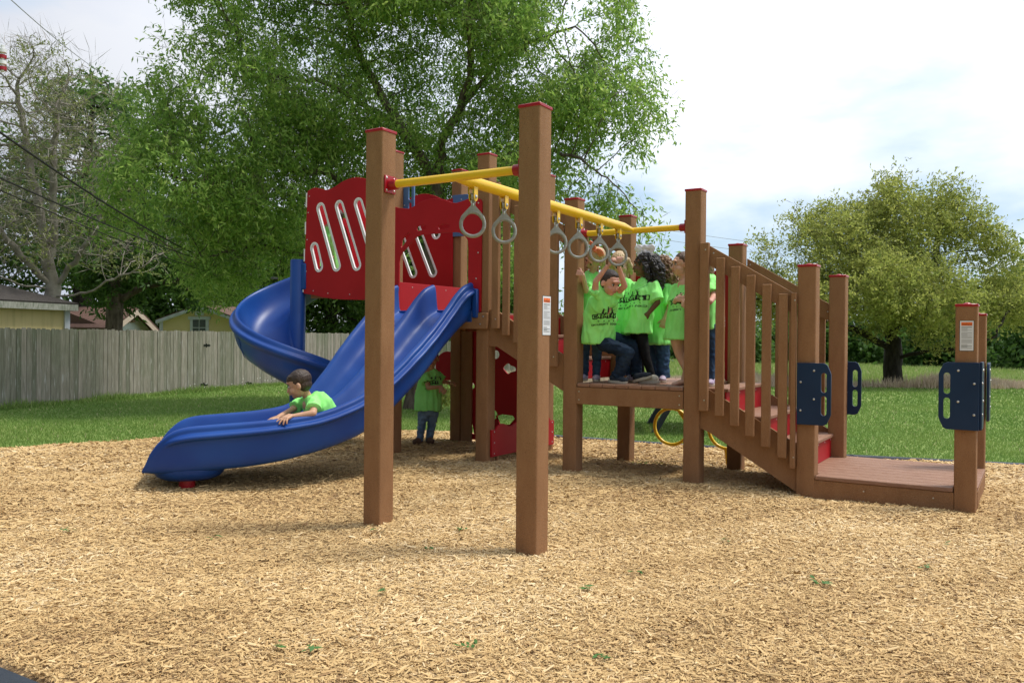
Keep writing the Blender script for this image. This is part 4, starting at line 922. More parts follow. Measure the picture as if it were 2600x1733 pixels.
def colonize(attr, nodes, par, di, dk, step, iters, droop=0):
    nodes = [np.array(n, float) for n in nodes]; par = list(par)
    A = attr; near = np.zeros(len(A), int); dist = np.full(len(A), 1e9)
    Nn = np.array(nodes); 
    for i in range(0, len(A), 500):
        dd = np.linalg.norm(A[i:i+500, None]-Nn[None], axis=2); near[i:i+500] = dd.argmin(1); dist[i:i+500] = dd.min(1)
    alive = np.ones(len(A), bool); kids = {}
    for it in range(iters):
        m = alive & (dist < di)
        if not m.any(): break
        ids, inv = np.unique(near[m], return_inverse=True); P = np.array(nodes)[ids]; v = A[m]-np.array(nodes)[near[m]]; v /= np.linalg.norm(v, axis=1)[:, None]+1e-9
        S = np.zeros((len(ids), 3)); np.add.at(S, inv, v); nv = np.linalg.norm(S, axis=1); S = S/(nv[:, None]+1e-9)+rng.normal(0, .12, S.shape); S[:, 2] -= droop; S /= np.linalg.norm(S, axis=1)[:, None]
        new = P+S*step; base = len(nodes); keep = []
        for k, i in enumerate(ids):
            c = kids.get(i, [])
            if len(c) >= 3 or any(np.linalg.norm(new[k]-nodes[j]) < step*.35 for j in c): dist[near == i] *= 1.0; alive[(near == i) & m & (rng.random(len(A)) < .5)] = False; continue
            kids.setdefault(i, []).append(len(nodes)); nodes.append(new[k]); par.append(int(i)); keep.append(len(nodes)-1)
        if not keep: continue
        Nw = np.array([nodes[j] for j in keep]); ai = np.where(alive)[0]
        for s_ in range(0, len(ai), 600):
            a = ai[s_:s_+600]; dd = np.linalg.norm(A[a][:, None]-Nw[None], axis=2); j = dd.argmin(1); dm = dd[np.arange(len(a)), j]; u = dm < dist[a]; dist[a[u]] = dm[u]; near[a[u]] = np.array(keep)[j[u]]
        alive &= dist > dk
    return np.array(nodes), np.array(par)
def tree_mesh(nodes, par, rtip, expo, rmax, name, mt_, parent, rmin=0, base_r=None):
    n = len(nodes); cnt = np.zeros(n); ch = [[] for _ in range(n)]
    for i in range(n-1, 0, -1):
        if par[i] >= 0: ch[par[i]].append(i)
    order = sorted(range(n), key=lambda i: 0); depth = np.zeros(n, int)
    w = np.ones(n); w[:] = 0
    for i in range(n-1, -1, -1):
        w[i] = w[i]+1 if not ch[i] else w[i]
        if par[i] >= 0: w[par[i]] += w[i]
    expo = math.log(rmax/rtip)/math.log(max(w[0], 3)); rad = rtip*np.maximum(w, 1)**expo
    rad[0] *= 1.25
    V = []; F = []; off = 0; done = np.zeros(n, bool); stack = [0]
    while stack:
        s_ = stack.pop(); chain = [s_] if par[s_] < 0 else [par[s_], s_]; cur = s_
        while ch[cur]:
            nx = max(ch[cur], key=lambda c: w[c]); [stack.append(c) for c in ch[cur] if c != nx]; chain.append(nx); cur = nx
        if len(chain) < 2: continue
        P = nodes[chain]; r = rad[chain].copy()
        if par[s_] >= 0: r[0] = min(r[0], r[1]*1.15)
        k = 8 if r.max() > .05 else (5 if r.max() > .015 else 3)
        T = np.gradient(P, axis=0); T /= np.linalg.norm(T, axis=1)[:, None]+1e-9; up = np.array([.3, .9, .2]); ring = []
        for i in range(len(P)):
            u = up-T[i]*(up@T[i]); u /= np.linalg.norm(u)+1e-9; v = np.cross(T[i], u); up = u
            a = np.arange(k)*2*math.pi/k; ring.append(P[i]+(np.cos(a)[:, None]*u+np.sin(a)[:, None]*v)*r[i]*(1+.07*np.sin(a*3+i)[:, None]))
        V += ring; idx = off+np.arange((len(P)-1)*k).reshape(-1, k); nxt = np.roll(idx, -1, 1); F.append(np.stack([idx, nxt, nxt+k, idx+k], 2).reshape(-1, 4)); off += len(P)*k
    V = np.concatenate(V); F = np.concatenate(F)
    o = np_mesh(name, V, F, mt_, parent=parent, smooth=True); return o, rad, w
def leaves(nodes, rad, thr, per, spread, ln, wd, droop, mt_, parent, name='crown', par=None, frond=0, tone=0):
    tips = nodes[rad < thr]; n = int(len(tips)*per); c = tips[rng.integers(0, len(tips), n)]
    # sprays: several leaves share an axis
    q = 7; ns = n//q; sc0 = c[:ns]+rng.normal(0, spread*.55, (ns, 3)); ax = rng.normal(0, 1, (ns, 3)); ax[:, 2] = ax[:, 2]*.45-droop; ax /= np.linalg.norm(ax, axis=1)[:, None]
    t = np.tile(np.arange(q)/q, ns); C0 = np.repeat(sc0, q, 0)+np.repeat(ax, q, 0)*(t*spread*.9)[:, None]+rng.normal(0, ln*.25, (ns*q, 3)); m = len(C0)
    d = np.repeat(ax, q, 0)*.6+rng.normal(0, .55, (m, 3)); d[:, 2] -= droop*.8; d /= np.linalg.norm(d, axis=1)[:, None]
    s_ = np.cross(d, rng.normal(0, 1, (m, 3))); s_ /= np.linalg.norm(s_, axis=1)[:, None]+1e-9
    L_ = ln*rng.uniform(.6, 1.35, m)[:, None]; W_ = wd*rng.uniform(.7, 1.3, m)[:, None]
    V = np.stack([C0, C0+d*L_*.45+s_*W_*.5, C0+d*L_, C0+d*L_*.5-s_*W_*.5], 1).reshape(-1, 3); F = np.arange(m*4).reshape(-1, 4)
    tn = np.clip(rng.normal(.5+tone, .16, m)+np.repeat(rng.normal(0, .16, ns), q), 0, 1)
    np_mesh(name, V, F, mt_, attr=tn, parent=parent)
    return m
def clumps(spec, n, gap=.0, seed=0, freq=.9):
    """attractor points inside a union of balls given as (x, y, dist, radius)"""
    out = []; vols = np.array([s_[3]**3 for s_ in spec]); vols = vols/vols.sum()
    for s_, v in zip(spec, vols):
        c = np.array(at(*s_[:3])); k = max(8, int(n*v)); p = rng.normal(0, 1, (k, 3)); p /= np.linalg.norm(p, axis=1)[:, None]; p *= (s_[3]*rng.uniform(.25, 1, (k, 1))**.45); p[:, 2] *= .85; out.append(c+p)
    P = np.concatenate(out)
    if gap:
        f = np.array([noise.noise(Vector(p)*freq+Vector((seed, 0, 0))) for p in P]); P = P[f > -.25+gap*.5]
    return P[P[:, 2] > .35]
NT = 0
def tree(name, label, trunk, spec, natt, bark, leafmat, per, spread, ln, wd, droop=.3, di=3, dk=.35, step=.22, rtip=.006, expo=.47, rmax=.3, thr=.014, gap=.3, limbs=(), group=None, cat='tree', tone=0, freq=.9, twig=None, zmin=.35):
    global NT; NT += 1
    nodes = []; par = []
    def chain(pts, start):
        last = start
        for a, b in zip(pts[:-1], pts[1:]):
            k = max(1, int((Vector(b)-Vector(a)).length/step))
            for j in range(1, k+1):
                p = Vector(a).lerp(Vector(b), j/k)+Vector((random.uniform(-1, 1), random.uniform(-1, 1), random.uniform(-1, 1)))*.03
                nodes.append(np.array(p)); par.append(last); last = len(nodes)-1
        return last
    base = Vector(trunk[0]); nodes.append(np.array(base)); par.append(-1)
    chain(trunk, 0)
    for lb in limbs:
        s_ = int(np.argmin([np.linalg.norm(q-np.array(lb[0])) for q in nodes])); chain([tuple(nodes[s_])]+list(lb[1:]), s_)
    A = clumps(spec, natt, gap, NT*7.3, freq); A = A[A[:, 2] > zmin]
    nd, pr = colonize(A, nodes, par, di, dk, step, 90, droop*.12)
    r = tag(empty(name, tuple(base)), label, cat, group); inv = Matrix.Translation(-base)
    o, rad, w = tree_mesh(nd, pr, rtip, expo, rmax, 'trunk', bark, r); o.matrix_parent_inverse = inv
    m = 0
    if per: m = leaves(nd, rad, thr, per, spread, ln, wd, droop, leafmat, r, tone=tone); r.children[-1].matrix_parent_inverse = inv
    if twig: leaves(nd, rad, thr, twig[0], .18, twig[1], twig[2], -.35, twig[3], r, name='twigs')
    for c in r.children: c.matrix_parent_inverse = inv
    print(name, 'nodes', len(nd), 'leaves', m, 'maxr', round(float(rad.max()), 3))
    return r
def sp(lst, d, k=1.1054/2135.67):
    """(x, y, r, depth offset) -> balls with radius in metres"""
    return [(x, y, d+dd, r*k*(d+dd)) for x, y, r, dd in lst]
A_ = lambda x, y, d: tuple(at(x, y, d))
def G(x, y, d, z=-.1): p = at(x, y, d); return (p.x, p.y, z)
# the big feathery tree over the structure
d = 15.0
tree('shade_tree', 'huge spreading feathery green tree towering behind the playground structure',
     [G(948, 930, 14.9), A_(957, 820, 15), A_(985, 620, 15.2), A_(1008, 420, 15.3), A_(1015, 320, 15.2), A_(1060, 245, 15.0), A_(1085, 150, 14.8), A_(1075, 60, 14.6), A_(1100, -60, 14.5)],
     sp([(520, 240, 190, 0), (740, 150, 240, .5), (980, 130, 230, 0), (1220, 150, 200, -.5), (1370, 280, 150, -1), (430, 420, 150, -.5), (620, 420, 200, .8), (860, 330, 190, 1.2), (1080, 420, 130, 1), (1200, 400, 120, -1), (1330, 420, 110, -1.5), (1460, 390, 80, -2),
         (1430, 520, 60, -2), (1500, 590, 35, -2.2), (360, 600, 90, -.5), (500, 620, 90, 1.5), (750, 520, 120, 2), (600, -80, 220, 0), (850, -150, 250, 0), (1150, -120, 250, 0), (1330, 50, 130, -.8), (420, 130, 60, 0), (1150, 600, 70, 1.5), (370, 300, 80, -.5), (1500, 330, 45, -2), (300, 500, 90, 0), (450, 540, 110, 0), (640, 640, 80, .5), (350, 400, 100, 0), (540, 330, 130, .8), (660, 300, 130, 1), (560, 480, 110, .6), (700, 500, 110, 1), (420, 320, 90, 0), (1250, 520, 70, 0), (1420, 180, 90, -.5), (1380, 60, 90, 0), (1400, 330, 120, -1.2), (1480, 300, 80, -1.5), (1500, 430, 70, -2), (1400, 480, 80, -1.6), (1350, 560, 60, -1.5), (1520, 500, 45, -2.2), (1280, 300, 140, -.5), (1100, 300, 160, .5)], d), 13000,
     BARK, LF_ELM, 60, .28, .095, .030, droop=.55, di=2.6, dk=.20, step=.15, rtip=.0045, expo=.455, rmax=.15, thr=.0080, gap=.22, freq=.62, twig=(4, .34, .006, BARK),
     limbs=[[A_(1060, 245, 15), A_(1150, 135, 14.8), A_(1235, 90, 14.4), A_(1320, 60, 14)], [A_(1008, 420, 15.3), A_(1100, 385, 14.8), A_(1210, 340, 14.2), A_(1330, 360, 13.8), A_(1420, 430, 13.2), A_(1480, 500, 13)],
            [A_(985, 620, 15.2), A_(900, 480, 15.5), A_(760, 400, 15.4), A_(600, 380, 15.2), A_(460, 420, 14.8)], [A_(1008, 420, 15.3), A_(900, 260, 15.5), A_(820, 120, 15.4), A_(790, -20, 15)],
            [A_(900, 300, 15.5), A_(750, 190, 15.2), A_(600, 170, 15)], [A_(957, 820, 15), A_(760, 600, 15.8), A_(600, 560, 16), A_(430, 600, 14.8)]])
# pale, nearly bare tree on the left
tree('budding_tree', 'pale grey nearly bare tree with tiny spring buds at the left edge',
     [G(118, 665, 19.2), A_(118, 665, 19.2), A_(112, 600, 19.2), A_(125, 540, 19.2), A_(120, 400, 19), A_(135, 250, 19)],
     sp([(60, 190, 110, 0), (150, 260, 120, 0), (60, 350, 130, 0), (170, 400, 140, 0), (60, 500, 120, -.5), (200, 520, 110, 0), (20, 270, 130, .5), (270, 420, 70, 0), (-40, 430, 150, 0), (330, 590, 60, -.5), (100, 130, 60, 0)], 19), 8000,
     BARKP, LF_BUD, 9, .18, .05, .028, droop=-.1, di=3, dk=.20, step=.15, rtip=.0062, expo=.44, rmax=.15, thr=.0105, gap=.1, twig=(4, .40, .009, BARKP),
     limbs=[[A_(118, 665, 19.2), A_(60, 600, 19), A_(10, 540, 18.8), A_(-40, 470, 18.6)], [A_(118, 665, 19.2), A_(175, 600, 19), A_(215, 540, 18.8), A_(240, 450, 18.6)], [A_(118, 665, 19.2), A_(40, 655, 18.8), A_(-30, 620, 18.5)],
            [A_(140, 690, 19.2), A_(200, 672, 18.6), A_(260, 640, 18.2), A_(330, 610, 17.8), A_(370, 585, 17.5), A_(440, 560, 17.2)], [A_(112, 600, 19.2), A_(90, 480, 19.3), A_(60, 330, 19.4), A_(40, 200, 19.5)]])
# trees behind the fence
BG = 'trees beyond the wooden fence'
tree('yard_tree', 'dark trunked tree rising behind the fence between the two yellow sheds', [G(263, 755, 21.5), A_(262, 640, 21.5), A_(266, 540, 21.5), A_(280, 430, 21.5)],
     sp([(230, 600, 90, 1), (330, 560, 100, 0), (430, 620, 90, 0), (300, 640, 50, 1.5), (500, 560, 100, .5), (330, 470, 110, 1), (250, 500, 90, 2)], 21.5), 900,
     BARK, LF_DARK, 130, .36, .14, .06, di=3.5, dk=.45, step=.28, rtip=.009, expo=.47, rmax=.19, thr=.02, gap=.2,
     limbs=[[A_(263, 690, 21.5), A_(330, 655, 21.3), A_(420, 640, 21), A_(500, 625, 21)], [A_(263, 700, 21.5), A_(240, 640, 21.2), A_(222, 600, 21)]], tone=-.1)
tree('evergreen_tree', 'rounded dark green tree top showing above the bare tree at the left', [G(190, 760, 27), A_(190, 600, 27), A_(200, 400, 27), A_(215, 220, 27)],
     sp([(215, 200, 65, 0), (280, 240, 70, 0), (150, 260, 80, 0), (240, 320, 110, 0), (110, 340, 90, 0), (170, 420, 120, 0), (60, 460, 100, .5), (290, 380, 90, 0), (100, 560, 110, 0), (20, 620, 90, 0), (200, 560, 110, 0), (10, 500, 90, 1)], 27), 900,
     BARKD, LF_DARK, 130, .42, .17, .075, droop=.2, di=5, dk=.6, step=.36, rtip=.012, expo=.46, rmax=.25, thr=.026, gap=.15, tone=.05)
for i, (x, dd, top, lab, lm_, tn) in enumerate([(340, 31, 470, 'dark leafy tree filling the gap above the low brown roof', LF_DARK, 0), (560, 33, 430, 'mid green leafy tree behind the small gabled shed', LF_MID, 0), (760, 30, 480, 'sunlit leafy tree seen under the slotted red panel', LF_MID, -.1), (930, 34, 470, 'dark leafy tree seen between the slide and the front posts', LF_DARK, .1), (1120, 36, 560, 'leafy tree behind the stair to the upper deck', LF_MID, 0)]):
    q = sp([(x-60, 600, 90, 0), (x+60, 590, 95, 0), (x, top+60, 85, 0), (x-70, top+110, 80, 1), (x+80, top+120, 80, -1), (x, 690, 90, 0), (x-90, 700, 75, 0), (x+90, 700, 75, 0), (x, 755, 70, 0), (x-80, 760, 55, 0), (x+80, 760, 55, 0)], dd)
    tree('leafy_tree', lab, [G(x, 780, dd), A_(x, 720, dd), A_(x+10, 600, dd), A_(x, top+60, dd)], q, 650, BARKD, lm_, 230, .5, .19, .085, droop=.15, di=6, dk=.6, step=.42, rtip=.014, expo=.46, rmax=.25, thr=.03, gap=.12, group=BG, tone=tn)
# spreading oak on the right
tree('oak_tree', 'broad yellow-green oak with a short dark trunk standing in the field', [G(2052, 882, 27), A_(2052, 840, 27), A_(2050, 800, 27), A_(2052, 740, 27), A_(2060, 640, 27)],
     sp([(1850, 570, 75, 0), (1770, 590, 50, 0), (1740, 680, 55, 0), (1830, 510, 35, 0), (1905, 520, 60, .5), (1960, 590, 110, -1), (2050, 480, 75, 0), (2060, 425, 42, 0), (2085, 400, 18, 0), (2035, 440, 25, 0), (2190, 440, 32, 0), (2120, 430, 20, .5), (1925, 490, 22, 0), (2240, 500, 22, 0), (2300, 590, 28, 0), (2030, 560, 110, 0), (2150, 470, 70, .5), (2160, 420, 38, .5), (2120, 570, 110, 0), (2220, 560, 80, 0), (2270, 640, 80, 0), (1830, 650, 80, 0), (1790, 700, 70, 0), (1900, 690, 95, -2),
         (2000, 680, 110, -2.5), (2120, 690, 110, -2), (2210, 700, 90, 0), (2300, 730, 80, .5), (1770, 640, 45, 0), (2330, 700, 60, 1), (2310, 560, 30, 0), (1955, 480, 30, 0)], 27), 4200,
     BARKD, LF_OAK, 120, .34, .105, .042, droop=-.35, di=4.5, dk=.32, step=.24, rtip=.006, expo=.5, rmax=.27, thr=.015, gap=.22, freq=.7, zmin=1.75, twig=(4, .4, .012, BARKD),
     limbs=[[A_(2050, 800, 27), A_(1980, 765, 26.5), A_(1900, 735, 26), A_(1820, 700, 25.8)], [A_(2050, 815, 27), A_(2130, 805, 26.6), A_(2210, 800, 26.4), A_(2290, 770, 26.2)], [A_(2050, 780, 27), A_(2000, 700, 26.8), A_(1960, 600, 26.5)], [A_(2052, 770, 27), A_(2110, 700, 27.2), A_(2150, 600, 27.4), A_(2160, 500, 27.4)]])
# far tree line across the field
for i, x in enumerate([1290, 1370, 1450, 1530, 1610, 1700, 1790, 1880, 1970, 2060, 2150, 2230, 2310, 2390]):
    dd = 52+7*math.sin(i*2.3); top = [740, 750, 755, 750, 755, 745, 735, 720, 740, 735, 725, 690, 640, 590][i]
    q = sp([(x-25, 815, 34, 0), (x+25, 812, 36, 0), (x, (top+815)/2, 36, 0), (x-15, top+30, 28, 0), (x+22, top+38, 26, 0), (x, 838, 34, 0), (x+45, 840, 30, 0), (x-45, 838, 28, 0)], dd)
    tree('field_edge_tree', 'far tree at the field edge '+['behind the tall front post', 'left of the hanging boy', 'behind the hanging boy', 'behind the legs of the black haired girl', 'between the jeans and the bare legs of two girls', 'behind the top of the right stair', 'behind the middle stair balusters', 'behind the lower stair balusters', 'left of the oak trunk', 'straight behind the oak trunk', 'right of the oak trunk', 'just left of the post with the warning label', 'just right of the post with the warning label', 'at the right edge of the photo'][i],
         [G(x, 850, dd), A_(x, 830, dd), A_(x, top+40, dd)], q, 700, BARKD, LF_DARK if i % 3 else LF_MID, 260, .9, .30, .15, droop=.1, di=9, dk=.6, step=.5, rtip=.02, expo=.46, rmax=.25, thr=.045, gap=.1, group='far trees along the field edge', tone=.0 if i % 2 else -.12)
# tall dry grass, weeds by the fence, shrub
DRY = vcol_mat('dry grass', [(0, (.34, .27, .17)), (.5, (.58, .46, .34)), (1, (.74, .61, .49))], rough=.8, trans=.3)
def band(d0, d1, n, lat=22):
    dep = rng.uniform(d0, d1, n); la = rng.uniform(-lat, lat, n)*dep/24; f = np.array([FW.x, FW.y]); f = f/np.linalg.norm(f); r_ = np.array([f[1], -f[0]])
    return np.array([CAM.x, CAM.y])+f*dep[:, None]+r_*la[:, None], la
def dry():
    P, la = band(22.4, 25.2, 75000); ok = (la > -9) & (np.hypot(P[:, 0]+.1, P[:, 1]-22.4) > 1.3); P = P[ok]; la = la[ok]; pt = .5+.5*np.sin(la*2.3+2*np.sin(la*.9)); k = rng.random(len(P)) < .45+.55*pt; P = P[k]; m = len(P)
    hg = rng.uniform(.16, .42, m)*(.75+.3*np.sin(P[:, 0]*1.3)); t = np.clip(rng.normal(.55, .22, m), 0, 1)
    V, F, t = blades(P, hg, np.full(m, .028), t, lean=.3); o = np_mesh('dry_grass', V, F, DRY, attr=t); tag(o, 'strip of tall pinkish dry grass across the field behind the oak', 'dry grass', kind='stuff')
    P, la = band(25.5, 50, 120000); m = len(P); V, F, t = blades(P, rng.uniform(.08, .2, m), np.full(m, .06), np.clip(rng.normal(.7, .15, m), 0, 1)); o = np_mesh('meadow_grass', V, F, BLADE, attr=t); tag(o, 'pale green rough meadow beyond the dry grass strip', 'meadow', kind='stuff')
dry()
def weeds():
    Vs = []; T = []
    for a, b in zip(FP[:-1], FP[1:]):
        a = np.array(a); b = np.array(b); Ln = np.linalg.norm(b-a); n = int(Ln*420); s_ = rng.uniform(0, 1, n); u = (b-a)/Ln; w = np.array([u[1], -u[0]])
        k = .5+.5*np.sin(s_*Ln*2.1+a[0])*np.sin(s_*Ln*.9+1); P = a+u*(s_*Ln)[:, None]+w*(.04+np.abs(rng.normal(0, .10, n)))[:, None]; hg = rng.uniform(.03, .10, n)+.13*k*rng.random(n); 
        V, F, t = blades(P, hg, np.full(n, .022), np.clip(rng.normal(.45, .2, n), 0, .9), lean=.5); Vs.append(V); T.append(t)
    V = np.concatenate(Vs); o = np_mesh('fence_weeds', V, np.arange(len(V)).reshape(-1, 3), BLADE, attr=np.concatenate(T)); tag(o, 'ragged weeds growing along the foot of the wooden fence', 'weeds', kind='stuff')
    FLW = mat('tiny white flowers', (.7, .7, .6), (.8, .8, .75)); m = MB()
    for k in range(34):
        s_ = random.choice([random.gauss(.55, .12), random.gauss(.9, .1)]); a = Vector((*FP[2], 0)).lerp(Vector((*FP[4], 0)), min(1, max(0, s_))); p = a+Vector((random.uniform(.05, .3), random.uniform(-.1, .1), random.uniform(.05, .22))); m.disc(p, (random.uniform(-1, 1), -1, .6), .014, .004, 5)
    o = m.build('weed_flowers', FLW); tag(o, 'tiny white weed flowers at the fence foot', 'flowers', kind='stuff')
weeds()
def shrub(x, y, d, rr, label):
    b = G(x, y, d, -.03); c = np.array(at(x, y-30, d)); n = 60; A = c+rng.normal(0, rr*.5, (n, 3)); A[:, 2] = np.abs(A[:, 2])*.6+.05
    nd, pr = colonize(A, [np.array(b)], [-1], 4, .06, .06, 40); r = tag(empty('shrub', b), label, 'shrub'); inv = Matrix.Translation(-Vector(b))
    o, rad, w = tree_mesh(nd, pr, .003, .45, .02, 'stems', BARKD, r); leaves(nd, rad, .02, 14, .08, .06, .03, .1, LF_OAK, r, name='foliage')
    for q in r.children: q.matrix_parent_inverse = inv
shrub(1003, 905, 14.2, .35, 'low yellow-green shrub behind the child standing under the structure')
# ------------------------------------------------------------------ people
def ray_v(x, y): return FW+cr*((x-1300)/FPX)-cu*((y-866.5)/FPX)
def pb(x, y, b): v = ray_v(x, y); return CAM+v*((b-CAM.y)/v.y)
def pdist(x, y, d): v = ray_v(x, y); return CAM+v*(d/math.hypot(v.x, v.y))
SK = dict(light=mat('fair skin', (.62, .36, .25), (.68, .42, .30), rough=.55, scale=14, sss=.12), pink=mat('rosy skin', (.66, .37, .28), (.60, .30, .22), rough=.55, scale=12, sss=.12),
          tan=mat('olive skin', (.50, .28, .17), (.56, .33, .21), rough=.5, scale=14, sss=.1), dark=mat('brown skin', (.13, .060, .032), (.17, .08, .045), rough=.45, scale=14, sss=.06))
SHIRT = mat('neon green cotton', (.30, .86, .22), (.36, .95, .28), rough=.9, scale=5, spec=.1, bump=.15, bscale=400)
EYEW = mat('eye white', (.6, .58, .55), (.55, .53, .5), rough=.3); IRIS = mat('dark iris', (.03, .018, .012), (.02, .012, .01), rough=.15)
LIP = mat('lips', (.45, .14, .12), (.5, .17, .15), rough=.45); LIPD = mat('deep lips', (.16, .05, .045), (.2, .06, .05), rough=.45)
def hairm(name, a, b): return mat(name, a, b, rough=.45, scale=60, detail=6, stretch=(1, 1, .18), bump=.6, bscale=160, lo=.3, hi=.7, spec=.5)
HB = hairm('dark brown hair', (.028, .016, .010), (.065, .04, .026)); HBL = hairm('blonde hair', (.40, .27, .13), (.62, .46, .26)); HBK = hairm('black hair', (.006, .005, .005), (.022, .018, .016)); HLB = hairm('light brown hair', (.17, .09, .045), (.33, .20, .11)); HMB = hairm('brown hair', (.06, .032, .018), (.13, .075, .045))
JEAN = mat('blue jeans', (.022, .05, .11), (.06, .115, .20), rough=.85, scale=5, detail=6, bump=.3, bscale=120, spec=.15); JEAND = mat('dark jeans', (.010, .018, .035), (.022, .04, .075), rough=.85, scale=6, bump=.3, bscale=120, spec=.15)
JEANL = mat('faded jeans', (.10, .17, .27), (.22, .32, .44), rough=.85, scale=6, detail=6, bump=.3, bscale=120, spec=.15)
LEGG = mat('black leggings', (.006, .006, .007), (.012, .012, .014), rough=.8, spec=.15)
SHOEN = mat('navy shoe', (.012, .018, .03), (.02, .028, .045), rough=.7); SOLE = mat('cream sole', (.6, .55, .45), (.52, .47, .38), rough=.6); CLOG = mat('cream clog', (.62, .57, .47), (.55, .5, .42), rough=.5)
SNEAK = mat('pale sneaker', (.5, .45, .52), (.35, .25, .40), rough=.6, scale=30); BROWNS = mat('brown shoe', (.10, .055, .035), (.16, .09, .06), rough=.7)
RIBW = mat('white ribbon', (.75, .74, .80), (.66, .65, .74), rough=.6); RIBO = mat('coral ribbon', (.80, .22, .11), (.85, .30, .18), rough=.6)
def sph(mb, c, rx, ry, rz, fr=None, n=14, m=9):
    """ellipsoid with axes along frame fr=(right, forward, up)"""
    fr = fr or (Vector((1, 0, 0)), Vector((0, 1, 0)), Vector((0, 0, 1))); c = Vector(c); rings = []
    for i in range(m+1):
        t = math.pi*i/m; s_, co = math.sin(t), math.cos(t); s_ = max(s_, .02); rings.append([c+fr[0]*rx*s_*math.cos(2*math.pi*k/n)+fr[1]*ry*s_*math.sin(2*math.pi*k/n)+fr[2]*rz*co for k in range(n)])
    mb.loft(rings, caps=True)
def rod(mb, p, q, r1, r2, n=12, flat=1.0, side=None):
    p = Vector(p); q = Vector(q); ax = q-p; L_ = ax.length or 1e-4; ax = ax/L_; u = ax.orthogonal().normalized() if side is None else (Vector(side)-ax*Vector(side).dot(ax)).normalized(); w = ax.cross(u); rings = []
    prof = [(-r1*.97, .24*r1), (-r1*.7, .71*r1), (-r1*.35, .937*r1), (0, r1), (L_*.5, (r1+r2)/2), (L_, r2), (L_+r2*.35, .937*r2), (L_+r2*.7, .71*r2), (L_+r2*.97, .24*r2)]
    for z, r in prof: rings.append([p+ax*z+u*r*math.cos(2*math.pi*k/n)+w*r*flat*math.sin(2*math.pi*k/n) for k in range(n)])
    mb.loft(rings, caps=True)
def fuse(mb, name, mt_, parent, voxel=.005, it=2, disp=None):
    me = bpy.data.meshes.new(name); me.from_pydata([tuple(v) for v in mb.v], [], mb.f); me.update()
    bm = bmesh.new(); bm.from_mesh(me); bmesh.ops.recalc_face_normals(bm, faces=bm.faces); bm.to_mesh(me); bm.free()
    o = bpy.data.objects.new(name, me); COL.objects.link(o)
    r = o.modifiers.new('r', 'REMESH'); r.mode = 'VOXEL'; r.voxel_size = voxel
    s_ = o.modifiers.new('s', 'SMOOTH'); s_.factor = .5; s_.iterations = it
    me = ev_mesh(o); me.name = name
    if disp:
        nv = len(me.vertices); co = np.empty(nv*3, np.float32); me.vertices.foreach_get('co', co); co = co.reshape(-1, 3); nr = np.empty(nv*3, np.float32); me.vertex_normals.foreach_get('vector', nr); nr = nr.reshape(-1, 3)
        amp, fx, fz, seed = disp; d = np.array([(.55-2.2*abs(noise.noise(Vector((c[0]*fx+seed+c[2]*2, c[1]*fx, c[2]*fz)))))+.7*noise.noise(Vector((c[0]*fx*2.3, c[1]*fx*2.3+seed, c[2]*fz*2.1+c[0]*fx))) for c in co]); co = co+nr*(d*amp)[:, None]
        me.vertices.foreach_set('co', co.astype(np.float32).ravel()); me.update()
    me.materials.clear(); me.materials.append(mt_); me.polygons.foreach_set('use_smooth', [True]*len(me.polygons))
    return link(name, me, parent)
def hand(mb, wrist, d, nrm, thumb, curl=.5, k=1.0, spread=.12, curls=None):
    """d: direction of the fingers, nrm: back of the hand, thumb: sideways direction of the thumb"""
    d = Vector(d).normalized(); nrm = Vector(nrm); nrm = (nrm-d*nrm.dot(d)).normalized(); s_ = d.cross(nrm); s_ = s_ if s_.dot(Vector(thumb)) > 0 else -s_; w = Vector(wrist)
    for t in (-.018, -.006, .006, .018): rod(mb, w+s_*t*.7*k, w+d*.052*k+s_*t*k, .0125*k, .0115*k, 10)
    for i, (t, L_) in enumerate(((.0215, .046), (.0075, .052), (-.0065, .048), (-.0205, .038))):
        cu_ = (curls[i] if curls else curl); a = w+d*.055*k+s_*t*k; d1 = (d*math.cos(cu_*.7)-nrm*math.sin(cu_*.7)+s_*spread*(t/.02)).normalized(); d2 = (d*math.cos(cu_*1.9)-nrm*math.sin(cu_*1.9)+s_*spread*(t/.02)).normalized(); d3 = (d*math.cos(cu_*2.7)-nrm*math.sin(cu_*2.7)+s_*spread*.5*(t/.02)).normalized()
        b = a+d1*L_*.45*k; c = b+d2*L_*.33*k; e = c+d3*L_*.24*k; rod(mb, a, b, .0078*k, .0072*k, 8); rod(mb, b, c, .0072*k, .0066*k, 8); rod(mb, c, e, .0066*k, .0056*k, 8)
    a = w+d*.014*k+s_*.020*k; b = a+(s_*.8+d*.6-nrm*.25).normalized()*.026*k; c = b+(s_*.35+d*.9-nrm*.4).normalized()*.022*k; rod(mb, a, b, .0105*k, .0085*k, 8); rod(mb, b, c, .0082*k, .0066*k, 8)
def frame(f, u):
    f = Vector(f).normalized(); u = Vector(u); r = f.cross(u).normalized(); u = r.cross(f).normalized(); return r, f, u
